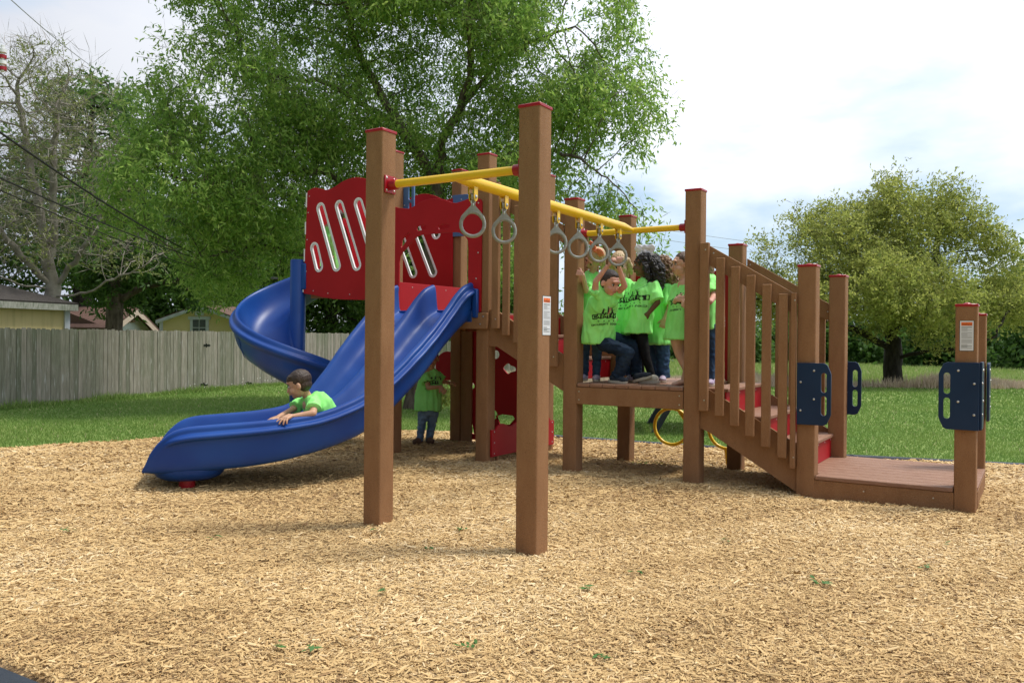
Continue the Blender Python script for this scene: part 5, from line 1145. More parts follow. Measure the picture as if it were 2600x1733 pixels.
class Kid:
    def __init__(s, label, base, skin='light'):
        s.r = tag(empty('person', tuple(base)), label, 'child'); s.base = Vector(base); s.b = MB(); s.sk = skin; s.seed = random.uniform(0, 50); s.par = Matrix.Translation(-s.base)
    def head(s, c, f, u, k=1.0):
        s.hc = Vector(c); s.fr = R_, F_, U_ = frame(f, u); s.k = k; P = lambda x, y, z: s.hc+R_*x*k+F_*y*k+U_*z*k; s.P = P; b = s.b
        sph(b, P(0, -.006, .018), .074*k, .089*k, .083*k, s.fr); sph(b, P(0, .020, -.030), .060*k, .064*k, .070*k, s.fr); sph(b, P(0, .050, -.076), .026*k, .026*k, .022*k, s.fr, 10, 7)
        for e in (-1, 1):
            sph(b, P(e*.034, .050, -.034), .026*k, .028*k, .026*k, s.fr, 10, 7); sph(b, P(e*.079, -.008, -.012), .011*k, .018*k, .028*k, (R_, F_, U_), 10, 7); sph(b, P(e*.074, .0, -.02), .012*k, .012*k, .015*k, s.fr, 8, 6)
        rod(b, P(0, .078, .006), P(0, .094, -.028), .007*k, .0125*k, 10); sph(b, P(0, .081, -.052), .022*k, .010*k, .012*k, s.fr, 10, 7); sph(b, P(0, .078, .034), .05*k, .012*k, .014*k, s.fr, 10, 7)
    def face(s, o, mouth_open=False):
        """eyes, brows and lips joined to the body mesh"""
        m = MB(); P = s.P; k = s.k; dark = s.sk == 'dark'
        me = o.data
        def add(mb, mi): m.v.extend([]); 
        parts = []
        for e in (-1, 1):
            for (x, y, z, rx, ry, rz, mi) in ((e*.030, .0735, .004, .0145, .007, .0075, 1), (e*.030, .0785, .004, .0078, .0045, .0072, 2), (e*.030, .078, .0135, .0165, .0045, .0030, 2), (e*.031, .0775, .0255, .0185, .006, .0038, 4)):
                q = MB(); sph(q, P(x, y, z), rx*k, ry*k, rz*k, s.fr, 10, 6); parts.append((q, mi))
        for (y, z, rz, mi) in ((.0900, -.0475, .0035, 3), (.0895, -.0565, .0045, 3)):
            q = MB(); sph(q, P(0, y, z), .0205*k, .006*k, rz*k, s.fr, 12, 6); parts.append((q, mi))
        if mouth_open: q = MB(); sph(q, P(0, .088, -.052), .018*k, .009*k, .007*k, s.fr, 10, 6); parts.append((q, 2))
        bm = bmesh.new(); bm.from_mesh(me)
        for q, mi in parts:
            vs = [bm.verts.new(v) for v in q.v]
            for f in q.f:
                fc = bm.faces.new([vs[i] for i in f]); fc.material_index = mi; fc.smooth = True
        bmesh.ops.recalc_face_normals(bm, faces=[f for f in bm.faces if f.material_index > 0]); bm.to_mesh(me); bm.free()
        for mm in (EYEW, IRIS, LIPD if dark else LIP, s.browm): me.materials.append(mm)
    def limb(s, a, b, c, r): rod(s.b, a, b, r[0], r[1]); rod(s.b, b, c, r[1]*1.02, r[2])
    def fix(s, o): o.parent = s.r; o.matrix_parent_inverse = s.par; return o
    def done(s, voxel=.0042, **kw):
        o = fuse(s.b, 'body', SK[s.sk], s.r, voxel, 2); s.face(o, **kw); s.fix(o); s.body = o
    def hair(s, parts, mt_, amp=.004, fx=90, fz=22, voxel=.005):
        m = MB(); P = s.P; k = s.k
        for q in parts:
            if q[0] == 's': sph(m, P(*q[1]), q[2][0]*k, q[2][1]*k, q[2][2]*k, s.fr)
            else:
                for a, b, r1, r2 in zip(q[1][:-1], q[1][1:], q[2][:-1], q[2][1:]): rod(m, P(*a), P(*b), r1*k, r2*k, 10)
        s.fix(fuse(m, 'hair', mt_, s.r, voxel, 1, (amp, fx, fz, s.seed)))
    def shirt(s, spine, wid, arms, fold=.010, voxel=.0085, extra=(), rgt=None):
        """spine: centres hem..collar; wid: half widths (side, front) ; arms: (shoulder, elbow, share)"""
        m = MB(); Rr = rgt.normalized(); rings = []
        sp_ = [Vector(p) for p in spine]; n = 20; K = len(sp_)
        for i in range(K):
            t = (sp_[min(i+1, K-1)]-sp_[max(i-1, 0)]).normalized(); u = (Rr-t*Rr.dot(t)).normalized(); w = t.cross(u)
            if i == 0 and not getattr(s, 'tilt_hem', False): u = Rr.copy(); u.z = 0; u.normalize(); w = Vector((0, 0, 1)).cross(u)
            sx, sy = wid[i]; rings.append([sp_[i]+u*sx*math.copysign(abs(math.cos(a))**.8, math.cos(a))+w*sy*math.copysign(abs(math.sin(a))**.8, math.sin(a)) for a in np.linspace(0, 2*math.pi, n, endpoint=False)])
        m.loft(rings, caps=True)
        for sh, el, share, r0, r1 in arms:
            sh = Vector(sh); el = Vector(el); e = sh.lerp(el, share); ax = (e-sh).normalized(); m.tube([sh-ax*.02, sh, sh.lerp(e, .5), e], [r0*.66, r0*.80, (r0+r1)*.41, r1*.90], 16)
        for f in extra: f(m)
        o = s.fix(fuse(m, 'shirt', SHIRT, s.r, voxel, 1, (fold*1.1, 15, 4.0, s.seed))); s.sh = o; return o
    def trousers(s, legs, mt_, name='trousers', top=None, r=(.075, .058, .048), fold=.007, seat=.09):
        r0_ = r
        m = MB()
        for h_, kn, an in legs: r = tuple(v*.92 for v in r0_); rod(m, h_, kn, r[0], r[1]); m.tube([Vector(kn), Vector(kn).lerp(Vector(an), .5), Vector(an)], [r[1], (r[1]+r[2])/2, r[2]], 14); sph(m, kn, r[1], r[1], r[1])
        if top is not None: sph(m, top, seat*1.1, seat*.95, seat)
        s.fix(fuse(m, name, mt_, s.r, .007, 2, (fold, 16, 22, s.seed)))
    def shoe(s, an, d, up=(0, 0, 1), mt_=None, sole=None, k=1.0, open_=False):
        an = Vector(an); fl_ = getattr(s, 'floor', None)
        if fl_ is not None: an.z = fl_+.073*k+(.012 if up[0] < -.1 else 0)
        d = Vector(d).normalized(); u = Vector(up); u = (u-d*u.dot(d)).normalized(); r = d.cross(u); a = Vector(an); m = MB(); fr = (r, d, u); g = a-u*.045*k
        sph(m, g+d*.0+u*.012*k, .033*k, .042*k, .032*k, fr); sph(m, g+d*.075*k+u*.002*k, .036*k, .055*k, .026*k, fr); rod(m, g+u*.01*k-d*.01*k, g+d*.07*k+u*.004*k, .031*k, .032*k)
        o = s.fix(fuse(m, 'shoe', mt_ or SHOEN, s.r, .005, 1)); q = MB(); rg = []
        for z, e in ((-.028, .94), (-.024, 1), (-.006, 1.02)):
            rg.append([g+u*z*k+d*(.036+.090*math.cos(t)*e)*k+r*(.034+.004*math.cos(t))*math.sin(t)*e*k for t in np.linspace(0, 2*math.pi, 24, endpoint=False)])
        q.loft(rg, caps=True); so_ = q.build('sole', sole or SOLE, o, smooth=50); return o
    def logo(s, c, f, u, w=.26, parts=True, flip=1):
        """print on the shirt front, dropped on to the cloth along -f"""
        R_, F_, U_ = frame(f, u); X = -R_; me = s.sh.data; bvh = BVHTree.FromPolygons([v.co for v in me.vertices], [tuple(p.vertices) for p in me.polygons]); C = Vector(c); k = w/.26
        bk = MB(); gr = MB()
        def put(mb, pts2, faces, off):
            vs = []
            for x, y in pts2:
                o = C+X*x*k+U_*y*k+F_*.35; h = bvh.ray_cast(o, -F_)
                if h[0] is None: return
                vs.append(h[0]+h[1]*off)
            mb.add(vs, faces)
        def text(mb, tx, size, cx, cy, off, rot=0, bold=0):
            cu_ = bpy.data.curves.new('t', 'FONT'); cu_.body = tx; cu_.size = size; cu_.align_x = 'CENTER'; cu_.align_y = 'CENTER'; cu_.offset = bold; cu_.resolution_u = 2
            t = bpy.data.objects.new('t', cu_); COL.objects.link(t); me2 = ev_mesh(t); ca, sa = math.cos(rot), math.sin(rot)
            put(mb, [(cx+v.co.x*ca-v.co.y*sa, cy+v.co.x*sa+v.co.y*ca) for v in me2.vertices], [tuple(p.vertices) for p in me2.polygons], off)
        for i, ch in enumerate('CREATIVE'):
            cx = (i-3.5)*.0325; cy = .012*math.cos(cx*11)+(.004 if i % 2 else -.003); a = (-.16 if i % 2 else .13); h = .0225; g = 4
            pts = [(cx+(x*math.cos(a)-y*math.sin(a)), cy+(x*math.sin(a)+y*math.cos(a))) for y in np.linspace(-h, h, g+1) for x in np.linspace(-h*.9, h*.9, g+1)]
            put(bk, pts, [(j*(g+1)+i2, j*(g+1)+i2+1, (j+1)*(g+1)+i2+1, (j+1)*(g+1)+i2) for j in range(g) for i2 in range(g)], .0022); text(gr, ch, .040, cx, cy, .0040, a, .0014)
        for i, ch in enumerate('CARE'): text(bk, ch, .021, (i-1.5)*.052, -.040, .0024, 0, .0006)
        tx = "CHILDREN'S SCHOOL"
        for i, ch in enumerate(tx):
            x = (i-(len(tx)-1)/2)*.0158; text(bk, ch, .0235, x, -.068-.010*(x/.13)**2+.0, .0024, -x*1.1, .0008)
        # small silhouettes of children playing over the word, with a thin line held up
        for (cx, cy, h, lean) in ((-.055, .050, .040, .2), (.0, .062, .046, -.1), (.048, .052, .036, -.3)):
            put(bk, [(cx+lean*h*.8+.007*math.cos(t), cy+h*.55+.007*math.sin(t)) for t in np.linspace(0, 2*math.pi, 9, endpoint=False)], [tuple(range(9))], .0024)
            put(bk, [(cx-.010, cy-h*.45), (cx+.012, cy-h*.45), (cx+lean*h*.6+.007, cy+h*.40), (cx+lean*h*.6-.006, cy+h*.40)], [(0, 1, 2, 3)], .0024)
            put(bk, [(cx, cy+h*.15), (cx+.022, cy+h*.45), (cx+.020, cy+h*.50), (cx-.002, cy+h*.24)], [(0, 1, 2, 3)], .0024)
        for t0, t1 in zip(np.linspace(0, 1, 7)[:-1], np.linspace(0, 1, 7)[1:]):
            ln = lambda t: (.02+.075*t, .085+.045*t-.02*math.sin(t*3.1)); a, b = ln(t0), ln(t1); put(bk, [(a[0], a[1]), (b[0], b[1]), (b[0], b[1]+.0028), (a[0], a[1]+.0028)], [(0, 1, 2, 3)], .0024)
        o = bk.build('shirt_print', BLK, s.sh); g_ = gr.build('shirt_lettering', SHIRT, s.sh)
CAPH = [('s', (0, -.022, .032), (.0805, .090, .082)), ('s', (0, -.035, -.01), (.070, .066, .062))]
LA, LB = (.033, .026, .0185), (.062, .045, .030)
ZA = lambda x, y, b: pb(1440+x/3.7325, 580+y/3.7325, b)

# 1 boy hanging from the last ring
def hanging_boy():
    k = Kid('boy in dark jeans hanging from the last ring with both hands', ZA(500, 1440, 2.8).xy.to_3d()+Vector((0, 0, .83)), 'pink'); k.browm = HB; k.floor = .83
    sR, sL = ZA(262, 600, 2.47), ZA(470, 610, 2.66); eR, eL = ZA(272, 500, 2.40), ZA(545, 545, 2.56)
    wR, wL = ZA(375, 362, 2.39), ZA(492, 372, 2.43); nk = ZA(370, 610, 2.58); hd = ZA(408, 515, 2.56)
    pel = ZA(300, 1040, 2.82); k.limb(sR, eR, wR, LA); k.limb(sL, eL, wL, LA)
    rc = Vector((W/2, 2.384, 1.925)); up = Vector((0, 0, 1))
    hand(k.b, wR+(rc-wR)*.25, (rc+Vector((-.01, .0, .045))-wR), Vector((-.5, -.75, .3)), (-1, 0, .3), curl=1.25, k=.92); hand(k.b, wL+(rc-wL)*.3, (rc+Vector((.02, .01, .05))-wL), Vector((.3, -.9, .1)), (-1, 0, .2), curl=1.3, k=.92)
    rod(k.b, nk-up*.03, hd-up*.03, .034, .033); rod(k.b, pel, nk-up*.10+Vector((0, .03, 0)), .06, .045)
    k.head(hd, Vector((.90, -.36, -.42)), Vector((.34, -.10, .94)), 1.0)
    k.done(); k.hair(CAPH+[('s', (0, .01, .075), (.05, .05, .03))], HB, .0014, 120, 60)
    rgt = (sR-sL)
    k.tilt_hem = False
    hem = ZA(285, 1090, 2.80); k.shirt([hem, ZA(292, 960, 2.77), ZA(315, 800, 2.70), ZA(350, 690, 2.62), nk-up*.02, nk+up*.012], [(.155, .135), (.15, .13), (.14, .115), (.13, .10), (.085, .065), (.05, .045)], [(sR, eR, .30, .062, .066), (sL, eL, .34, .062, .066), (nk-up*.03, sR, .9, .06, .062), (nk-up*.03, sL, .9, .06, .062)], fold=.013, rgt=rgt)
    f = Vector((.62, -.72, -.05)); k.logo(ZA(372, 835, 2.65), f, Vector((.0, -.05, 1))+Vector((-.0, 0, 0)), w=.25)
    hR, hL = ZA(350, 1090, 2.76), ZA(450, 1050, 2.95); kR, kL = ZA(578, 1175, 2.76), ZA(635, 1110, 2.98); aR, aL = ZA(470, 1405, 2.80), ZA(655, 1400, 3.0)
    k.trousers([(hR, kR, aR), (hL, kL, aL)], JEAND, top=(hR+hL)/2-Vector((.05, 0, -.02)), r=(.078, .062, .058)); 
    k.shoe(ZA(445, 1428, 2.79), (1, -.12, -.03), k=1.12); k.shoe(ZA(655, 1432, 2.90), (1, -.1, .28), up=(-.3, 0, 1), k=1.12)
hanging_boy()

def stand(label, cx, b, zdeck, H, skin, browm, face, up=(0, 0, 1), body=None, x0=None):
    """a standing child scaled to height H; returns the kid and a function from local (right, forward, up) shares to world"""
    base = Vector(cx).copy(); base.z = zdeck; f = Vector(body or face); f.z = 0; f.normalize(); r = Vector((f.y, -f.x, 0)); s_ = H/1.12
    k = Kid(label, base, skin); k.floor = zdeck+(.002 if zdeck > .5 else .055); k.browm = browm; T = lambda x, y, z: base+r*x*s_+f*y*s_+Vector((0, 0, z*s_)); k.T = T; k.f = f; k.rt = r; k.s = s_; return k, T
def std_shirt(k, T, lean=(0, 0), hem=.47, sw=.155, arms=(), fold=.010, w0=.165):
    l = lean; P = lambda y0, z: T(l[0]*z, l[1]*z+y0, z)
    return k.shirt([P(0, hem), P(0, .60), P(0, .74), P(0, .83), P(0, .885), P(.005, .915)], [(w0*k.s, .125*k.s), (.150*k.s, .115*k.s), (.140*k.s, .105*k.s), (.128*k.s, .088*k.s), (.082*k.s, .062*k.s), (.050*k.s, .046*k.s)], arms, fold=fold, rgt=k.rt)

# 2 girl with long black hair and white bow
def girl_black():
    k, T = stand('girl with long black hair, white bow and black leggings', ZA(715, 1460, 3.02), 3.02, .828, 1.16, 'dark', HBK, (-.80, -.35, 0), body=(-.72, -.69, 0))
    nk = T(.0, -.01, .90); hd = ZA(728, 345, 3.02); up = Vector((0, 0, 1)); sL, sR = T(-.125, -.01, .85), T(.125, 0, .85)
    sL = ZA(818, 530, 2.97); sR = ZA(660, 540, 3.08); eL = ZA(858, 700, 2.93); wL = ZA(760, 815, 2.90); eR = ZA(620, 720, 3.12); wR = ZA(600, 850, 3.05)
    k.limb(sL, eL, wL, LA); k.limb(sR, eR, wR, LA); hand(k.b, wL, (-.5, .3, -.5), (.3, -.9, 0), (-1, 0, 1), curl=.9); hand(k.b, wR, (-.2, -.1, -1), (0, 1, 0), (-1, 0, 0), curl=.5)
    rod(k.b, nk-up*.04, hd-up*.04, .036, .034); rod(k.b, T(0, 0, .5), T(0, 0, .84), .08, .07)
    k.head(hd, Vector((-.95, -.22, -.05)), up, 1.02); k.done()
    k.hair([('s', (0, -.020, .036), (.083, .092, .084)), ('s', (0, -.06, .0), (.075, .06, .08)), ('c', [(-.02, -.07, .03), (-.03, -.125, -.04), (-.03, -.135, -.13), (-.02, -.12, -.22), (-.03, -.10, -.29)], [.055, .062, .058, .045, .022]), ('c', [(.02, -.09, .05), (.04, -.11, -.06), (.04, -.10, -.17), (.03, -.09, -.24)], [.05, .05, .04, .02]),
            ('c', [(-.07, -.02, .0), (-.078, -.04, -.08), (-.07, -.06, -.2)], [.03, .028, .014])], HBK, .012, 34, 22)
    m = MB(); c = k.P(-.02, -.02, .115)
    for a, L_, w_ in ((.5, .105, .042), (2.7, .105, .042), (-.5, .085, .034), (3.6, .085, .034), (1.5, .065, .04)):
        d = k.fr[1]*math.cos(a)+k.fr[2]*math.sin(a)-k.fr[0]*.2; sph(m, c+d*L_*.5, L_*.5, .012, w_, (d.normalized(), k.fr[0], d.cross(k.fr[0]).normalized()), 12, 8)
    sph(m, c-k.fr[0]*.012, .016, .016, .016); k.fix(fuse(m, 'hair_bow', RIBW, k.r, .005, 1, (.004, 40, 40, 3)))
    k.shirt([ZA(655, 990, 3.0), ZA(672, 880, 3.0), ZA(700, 720, 3.0), ZA(722, 590, 3.01), ZA(748, 505, 3.02), ZA(755, 470, 3.02)], [(.160, .135), (.148, .125), (.138, .110), (.132, .095), (.085, .066), (.052, .048)], [(sL, eL, .92, .062, .078), (sR, eR, .85, .06, .07)], fold=.011, rgt=Vector((-.69, .72, 0)))
    k.logo(ZA(632, 668, 2.90), Vector((-.60, -.80, 0)), (-.06, 0, 1), w=.25)
    k.trousers([(ZA(700, 990, 2.98), ZA(742, 1210, 2.97), ZA(808, 1405, 2.98)), (ZA(660, 990, 3.08), ZA(680, 1210, 3.08), ZA(705, 1410, 3.10))], LEGG, 'leggings', top=ZA(690, 960, 3.02), r=(.068, .048, .034), fold=.002, seat=.085)
    k.shoe(ZA(818, 1428, 2.95), (-1, -.22, -.02), mt_=CLOG, sole=CLOG, k=1.12); k.shoe(ZA(715, 1425, 3.10), (-1, -.1, 0), mt_=SNEAK, k=1.0)
    q = k.r.children[-2]
girl_black()

# 3 blonde girl behind the hanging boy
def girl_blonde():
    k, T = stand('blonde girl facing the camera behind the raised arms of the hanging boy', ZA(560, 1440, 3.22), 3.22, .828, 1.17, 'light', HBL, (.12, -1, 0), body=(-.1, -1, 0))
    up = Vector((0, 0, 1)); hd = ZA(503, 335, 3.2); nk = ZA(545, 470, 3.22); sR, sL = ZA(480, 545, 3.22), ZA(630, 540, 3.24); eR, eL = ZA(465, 700, 3.2), ZA(655, 700, 3.28); wR, wL = ZA(480, 830, 3.12), ZA(640, 840, 3.2)
    k.limb(sR, eR, wR, LA); k.limb(sL, eL, wL, LA); hand(k.b, wR, (.1, -.1, -1), (-1, 0, 0), (0, -1, 0)); hand(k.b, wL, (0, -.1, -1), (1, 0, 0), (0, -1, 0)); rod(k.b, nk-up*.05, hd-up*.04, .036, .034); rod(k.b, T(0, 0, .5), T(0, 0, .84), .08, .07)
    k.head(hd, Vector((.30, -.80, -.52)), Vector((-.1, -.25, .95)), 1.0); k.done()
    k.hair([('s', (0, -.016, .036), (.082, .094, .084)), ('s', (0, -.05, -.01), (.078, .06, .08)), ('c', [(-.075, .0, .02), (-.082, .0, -.05), (-.08, -.01, -.12)], [.03, .03, .018]), ('c', [(.075, .0, .02), (.084, .0, -.05), (.086, -.01, -.13)], [.03, .032, .02]), ('c', [(0, -.08, 0), (0, -.1, -.1), (0, -.09, -.17)], [.07, .07, .04])], HBL, .005, 75, 7)
    k.shirt([ZA(540, 1010, 3.2), ZA(545, 880, 3.2), ZA(550, 740, 3.21), ZA(550, 620, 3.22), ZA(553, 520, 3.22), ZA(550, 480, 3.22)], [(.165, .12), (.155, .115), (.145, .105), (.135, .09), (.09, .065), (.05, .046)], [(sR, eR, .85, .06, .07), (sL, eL, .85, .06, .072)], rgt=Vector((-1, .1, 0)))
    k.logo(ZA(532, 690, 3.1), Vector((-.08, -1, 0)), up, w=.26)
    k.trousers([(T(.06, 0, .5), T(.06, 0, .29), T(.06, 0, .05)), (T(-.06, 0, .5), T(-.06, .02, .29), T(-.06, .03, .05))], JEAN, top=T(0, 0, .53)); k.shoe(T(.06, 0, .055), (-.1, -1, 0), mt_=SNEAK); k.shoe(T(-.06, 0, .055), (.1, -1, 0), mt_=SNEAK)
girl_blonde()

# 4 girl with the coral bow leaning round the post
def girl_bow():
    k, T = stand('blonde girl with a coral hair bow leaning round the post with one hand on it', ZA(225, 1440, 2.98), 2.98, .828, 1.14, 'pink', HBL, (.1, -1, 0), body=(.2, -1, 0))
    up = Vector((0, 0, 1)); hd = ZA(262, 290, 2.93); nk = ZA(228, 405, 2.98); sR, sL = ZA(190, 455, 2.93), ZA(300, 460, 3.0); eR = ZA(178, 590, 2.78); wR = ZA(148, 440, 2.63); eL = ZA(320, 600, 3.0); wL = ZA(330, 740, 2.95)
    k.limb(sR, eR, wR, (.034, .027, .019)); k.limb(sL, eL, wL, LA); hand(k.b, wR+Vector((0, -.015, .01)), Vector((-1, .03, .22)), Vector((0, -1, .1)), (0, 0, 1), curl=.12, k=.95, spread=.16); hand(k.b, wL, (0, 0, -1), (1, 0, 0), (0, -1, 0))
    rod(k.b, nk-up*.05, hd-up*.04, .036, .034); rod(k.b, T(0, 0, .5), nk-up*.06, .08, .07); k.head(hd, Vector((-.45, -.72, -.50)), Vector((.62, -.25, .75)), 1.0); k.done(mouth_open=True)
    k.hair([('s', (0, -.014, .038), (.082, .094, .084)), ('s', (0, -.05, -.01), (.078, .06, .08)), ('c', [(.07, -.02, .02), (.085, -.03, -.06), (.09, -.04, -.13)], [.032, .03, .018]), ('c', [(-.07, -.03, .02), (-.078, -.04, -.06), (-.07, -.04, -.1)], [.03, .026, .015])], HBL, .004, 75, 7)
    m = MB(); c = k.P(0, .0, .125)
    for a, L_, w_ in ((.35, .11, .040), (2.8, .11, .040), (-.4, .08, .03), (3.5, .08, .03)):
        d = k.fr[0]*math.cos(a)+k.fr[2]*math.sin(a); sph(m, c+d*L_*.5, L_*.5, .013, w_, (d.normalized(), k.fr[1], d.cross(k.fr[1]).normalized()), 12, 8)
    sph(m, c+k.fr[1]*.01, .018, .018, .02); k.fix(fuse(m, 'hair_bow', RIBO, k.r, .005, 1, (.004, 40, 40, 3)))
    k.shirt([ZA(205, 935, 2.98), ZA(212, 820, 2.98), ZA(225, 680, 2.98), ZA(235, 540, 2.98), ZA(232, 440, 2.98), ZA(230, 412, 2.98)], [(.155, .12), (.145, .115), (.135, .105), (.13, .09), (.088, .065), (.05, .046)], [(sR, eR, .80, .056, .064), (sL, eL, .85, .058, .068), (nk-up*.04, sR, .9, .055, .055)], rgt=Vector((-.98, -.2, 0)))
    k.trousers([(T(.06, 0, .52), T(.06, 0, .29), T(.06, 0, .05)), (T(-.06, 0, .52), T(-.06, .02, .29), T(-.06, .03, .05))], RIBO if False else JEAN, top=T(0, 0, .53), r=(.07, .05, .04)); k.shoe(T(.06, 0, .055), (.1, -1, 0), mt_=SNEAK); k.shoe(T(-.06, 0, .055), (.3, -1, 0), mt_=SNEAK)
girl_bow()

# 5 girl with frizzy light brown hair and jeans
def girl_jeans():
    k, T = stand('girl with frizzy light brown hair and blue jeans behind the black haired girl', ZA(908, 1450, 3.32), 3.32, .828, 1.13, 'light', HLB, (-.8, .2, 0), body=(-.8, .3, 0))
    up = Vector((0, 0, 1)); hd = ZA(885, 380, 3.32); nk = ZA(900, 490, 3.32); sL, sR = ZA(945, 560, 3.25), ZA(870, 560, 3.42); eL = ZA(972, 745, 3.22); wL = ZA(922, 862, 3.17); eR, wR = ZA(850, 720, 3.45), ZA(840, 850, 3.4)
    k.limb(sL, eL, wL, LA); k.limb(sR, eR, wR, LA); hand(k.b, wL, (-.25, -.1, -.9), (.3, -.9, 0), (-1, 0, 0), curl=.75, k=1.0); hand(k.b, wR, (0, 0, -1), (0, 1, 0), (-1, 0, 0)); rod(k.b, nk-up*.05, hd-up*.04, .036, .034); rod(k.b, T(0, 0, .5), T(0, 0, .84), .08, .07)
    k.head(hd, Vector((-.95, .25, 0)), up, 1.0); k.done()
    k.hair([('s', (0, -.02, .036), (.088, .098, .088)), ('s', (0, -.07, -.02), (.085, .07, .09)), ('c', [(0, -.08, 0), (0, -.125, -.08), (0, -.12, -.18)], [.075, .07, .04]), ('c', [(-.06, -.04, 0), (-.075, -.07, -.1), (-.05, -.09, -.17)], [.04, .045, .025])], HLB, .020, 42, 30)
    k.shirt([ZA(872, 1095, 3.3), ZA(882, 960, 3.3), ZA(893, 800, 3.31), ZA(900, 660, 3.32), ZA(905, 545, 3.32), ZA(902, 505, 3.32)], [(.155, .140), (.142, .130), (.132, .110), (.125, .09), (.085, .065), (.05, .046)], [(sL, eL, .88, .060, .074), (sR, eR, .85, .058, .07)], fold=.013, rgt=Vector((.3, .8, 0)))
    k.trousers([(ZA(900, 1090, 3.28), ZA(908, 1260, 3.27), ZA(912, 1415, 3.27)), (ZA(840, 1090, 3.42), ZA(850, 1260, 3.42), ZA(850, 1410, 3.42))], JEAN, top=ZA(890, 1060, 3.35), r=(.078, .066, .066)); k.shoe(ZA(908, 1432, 3.25), (.35, -1, 0), mt_=SNEAK, k=1.0); k.shoe(ZA(845, 1425, 3.42), (-.2, -1, 0), mt_=SNEAK, k=1.0)
girl_jeans()

# 6 girl by the right post
def girl_post():
    k, T = stand('girl with brown hair and bare legs looking left beside the right deck post', ZA(1110, 1470, 2.95), 2.95, .828, 1.17, 'light', HMB, (-.8, -.5, 0), body=(-.55, -.83, 0))
    up = Vector((0, 0, 1)); hd = ZA(1090, 345, 2.95); nk = ZA(1112, 480, 2.96); sR, sL = ZA(1035, 560, 2.97), ZA(1160, 560, 2.93); eR = ZA(1008, 725, 2.93); wR = ZA(1035, 668, 2.82); eL = ZA(1185, 700, 2.9); wL = ZA(1170, 760, 2.82)
    k.limb(sR, eR, wR, (.032, .027, .019)); k.limb(sL, eL, wL, LA); hand(k.b, wR, Vector((.9, -.05, .05)), Vector((-.2, -1, .2)), (0, 0, 1), curl=.35, k=1.0); hand(k.b, wL, (-.5, -.3, .4), (0, -1, 0), (0, 0, 1)); rod(k.b, nk-up*.05, hd-up*.04, .036, .034); rod(k.b, T(0, 0, .5), T(0, 0, .84), .08, .07)
    for hx, kx, ax, by in (((1040, 1060), (1062, 1180), (1128, 1340), 2.93), ((1140, 1060), (1140, 1200), (1150, 1380), 3.0)): k.limb(ZA(*hx, by), ZA(*kx, by), ZA(*ax, by), (.058, .043, .028))
    for ax, by in (((1095, 1462), 2.90), ((1150, 1440), 3.0)): a = ZA(*ax, by); rod(k.b, a+up*.005, a+Vector((-.06, -.06, -.012)), .024, .020)
    rod(k.b, ZA(1128, 1340, 2.93), ZA(1100, 1452, 2.92), .028, .024)
    k.head(hd, Vector((-.72, -.69, -.04)), up, 1.0); k.done()
    k.hair([('s', (0, -.022, .040), (.081, .089, .080)), ('s', (0, -.05, .0), (.074, .055, .07)), ('s', (0, -.06, .10), (.035, .035, .03)), ('c', [(.07, -.02, .0), (.078, -.02, -.07), (.07, -.03, -.12)], [.018, .014, .008])], HMB, .002, 90, 20)
    k.shirt([ZA(1075, 1050, 2.95), ZA(1082, 930, 2.95), ZA(1092, 780, 2.95), ZA(1100, 650, 2.95), ZA(1108, 545, 2.96), ZA(1112, 505, 2.96)], [(.165, .125), (.152, .118), (.138, .105), (.13, .09), (.088, .065), (.05, .046)], [(sR, eR, .88, .058, .068), (sL, eL, .85, .058, .07)], rgt=Vector((-.83, .55, 0)))
    k.logo(ZA(1092, 700, 2.86), Vector((-.45, -.9, 0)), up, w=.24)
    for ax, by in (((1095, 1462), 2.90), ((1150, 1440), 3.0)):
        a = ZA(*ax, by); m = MB(); d = Vector((-.6, -.75, 0)).normalized(); rg = [[a+Vector((0, 0, z))+d*(.03+.075*math.cos(t))+Vector((-d.y, d.x, 0))*.03*math.sin(t) for t in np.linspace(0, 2*math.pi, 20, endpoint=False)] for z in (-.036, -.024)]; m.loft(rg, caps=True); m.tube([a+Vector((-d.y, d.x, 0))*.03-up*.025, a+up*.03, a-Vector((-d.y, d.x, 0))*.03-up*.025], .006, 8); k.fix(m.build('sandal', BROWNS, k.r, smooth=40))
girl_post()

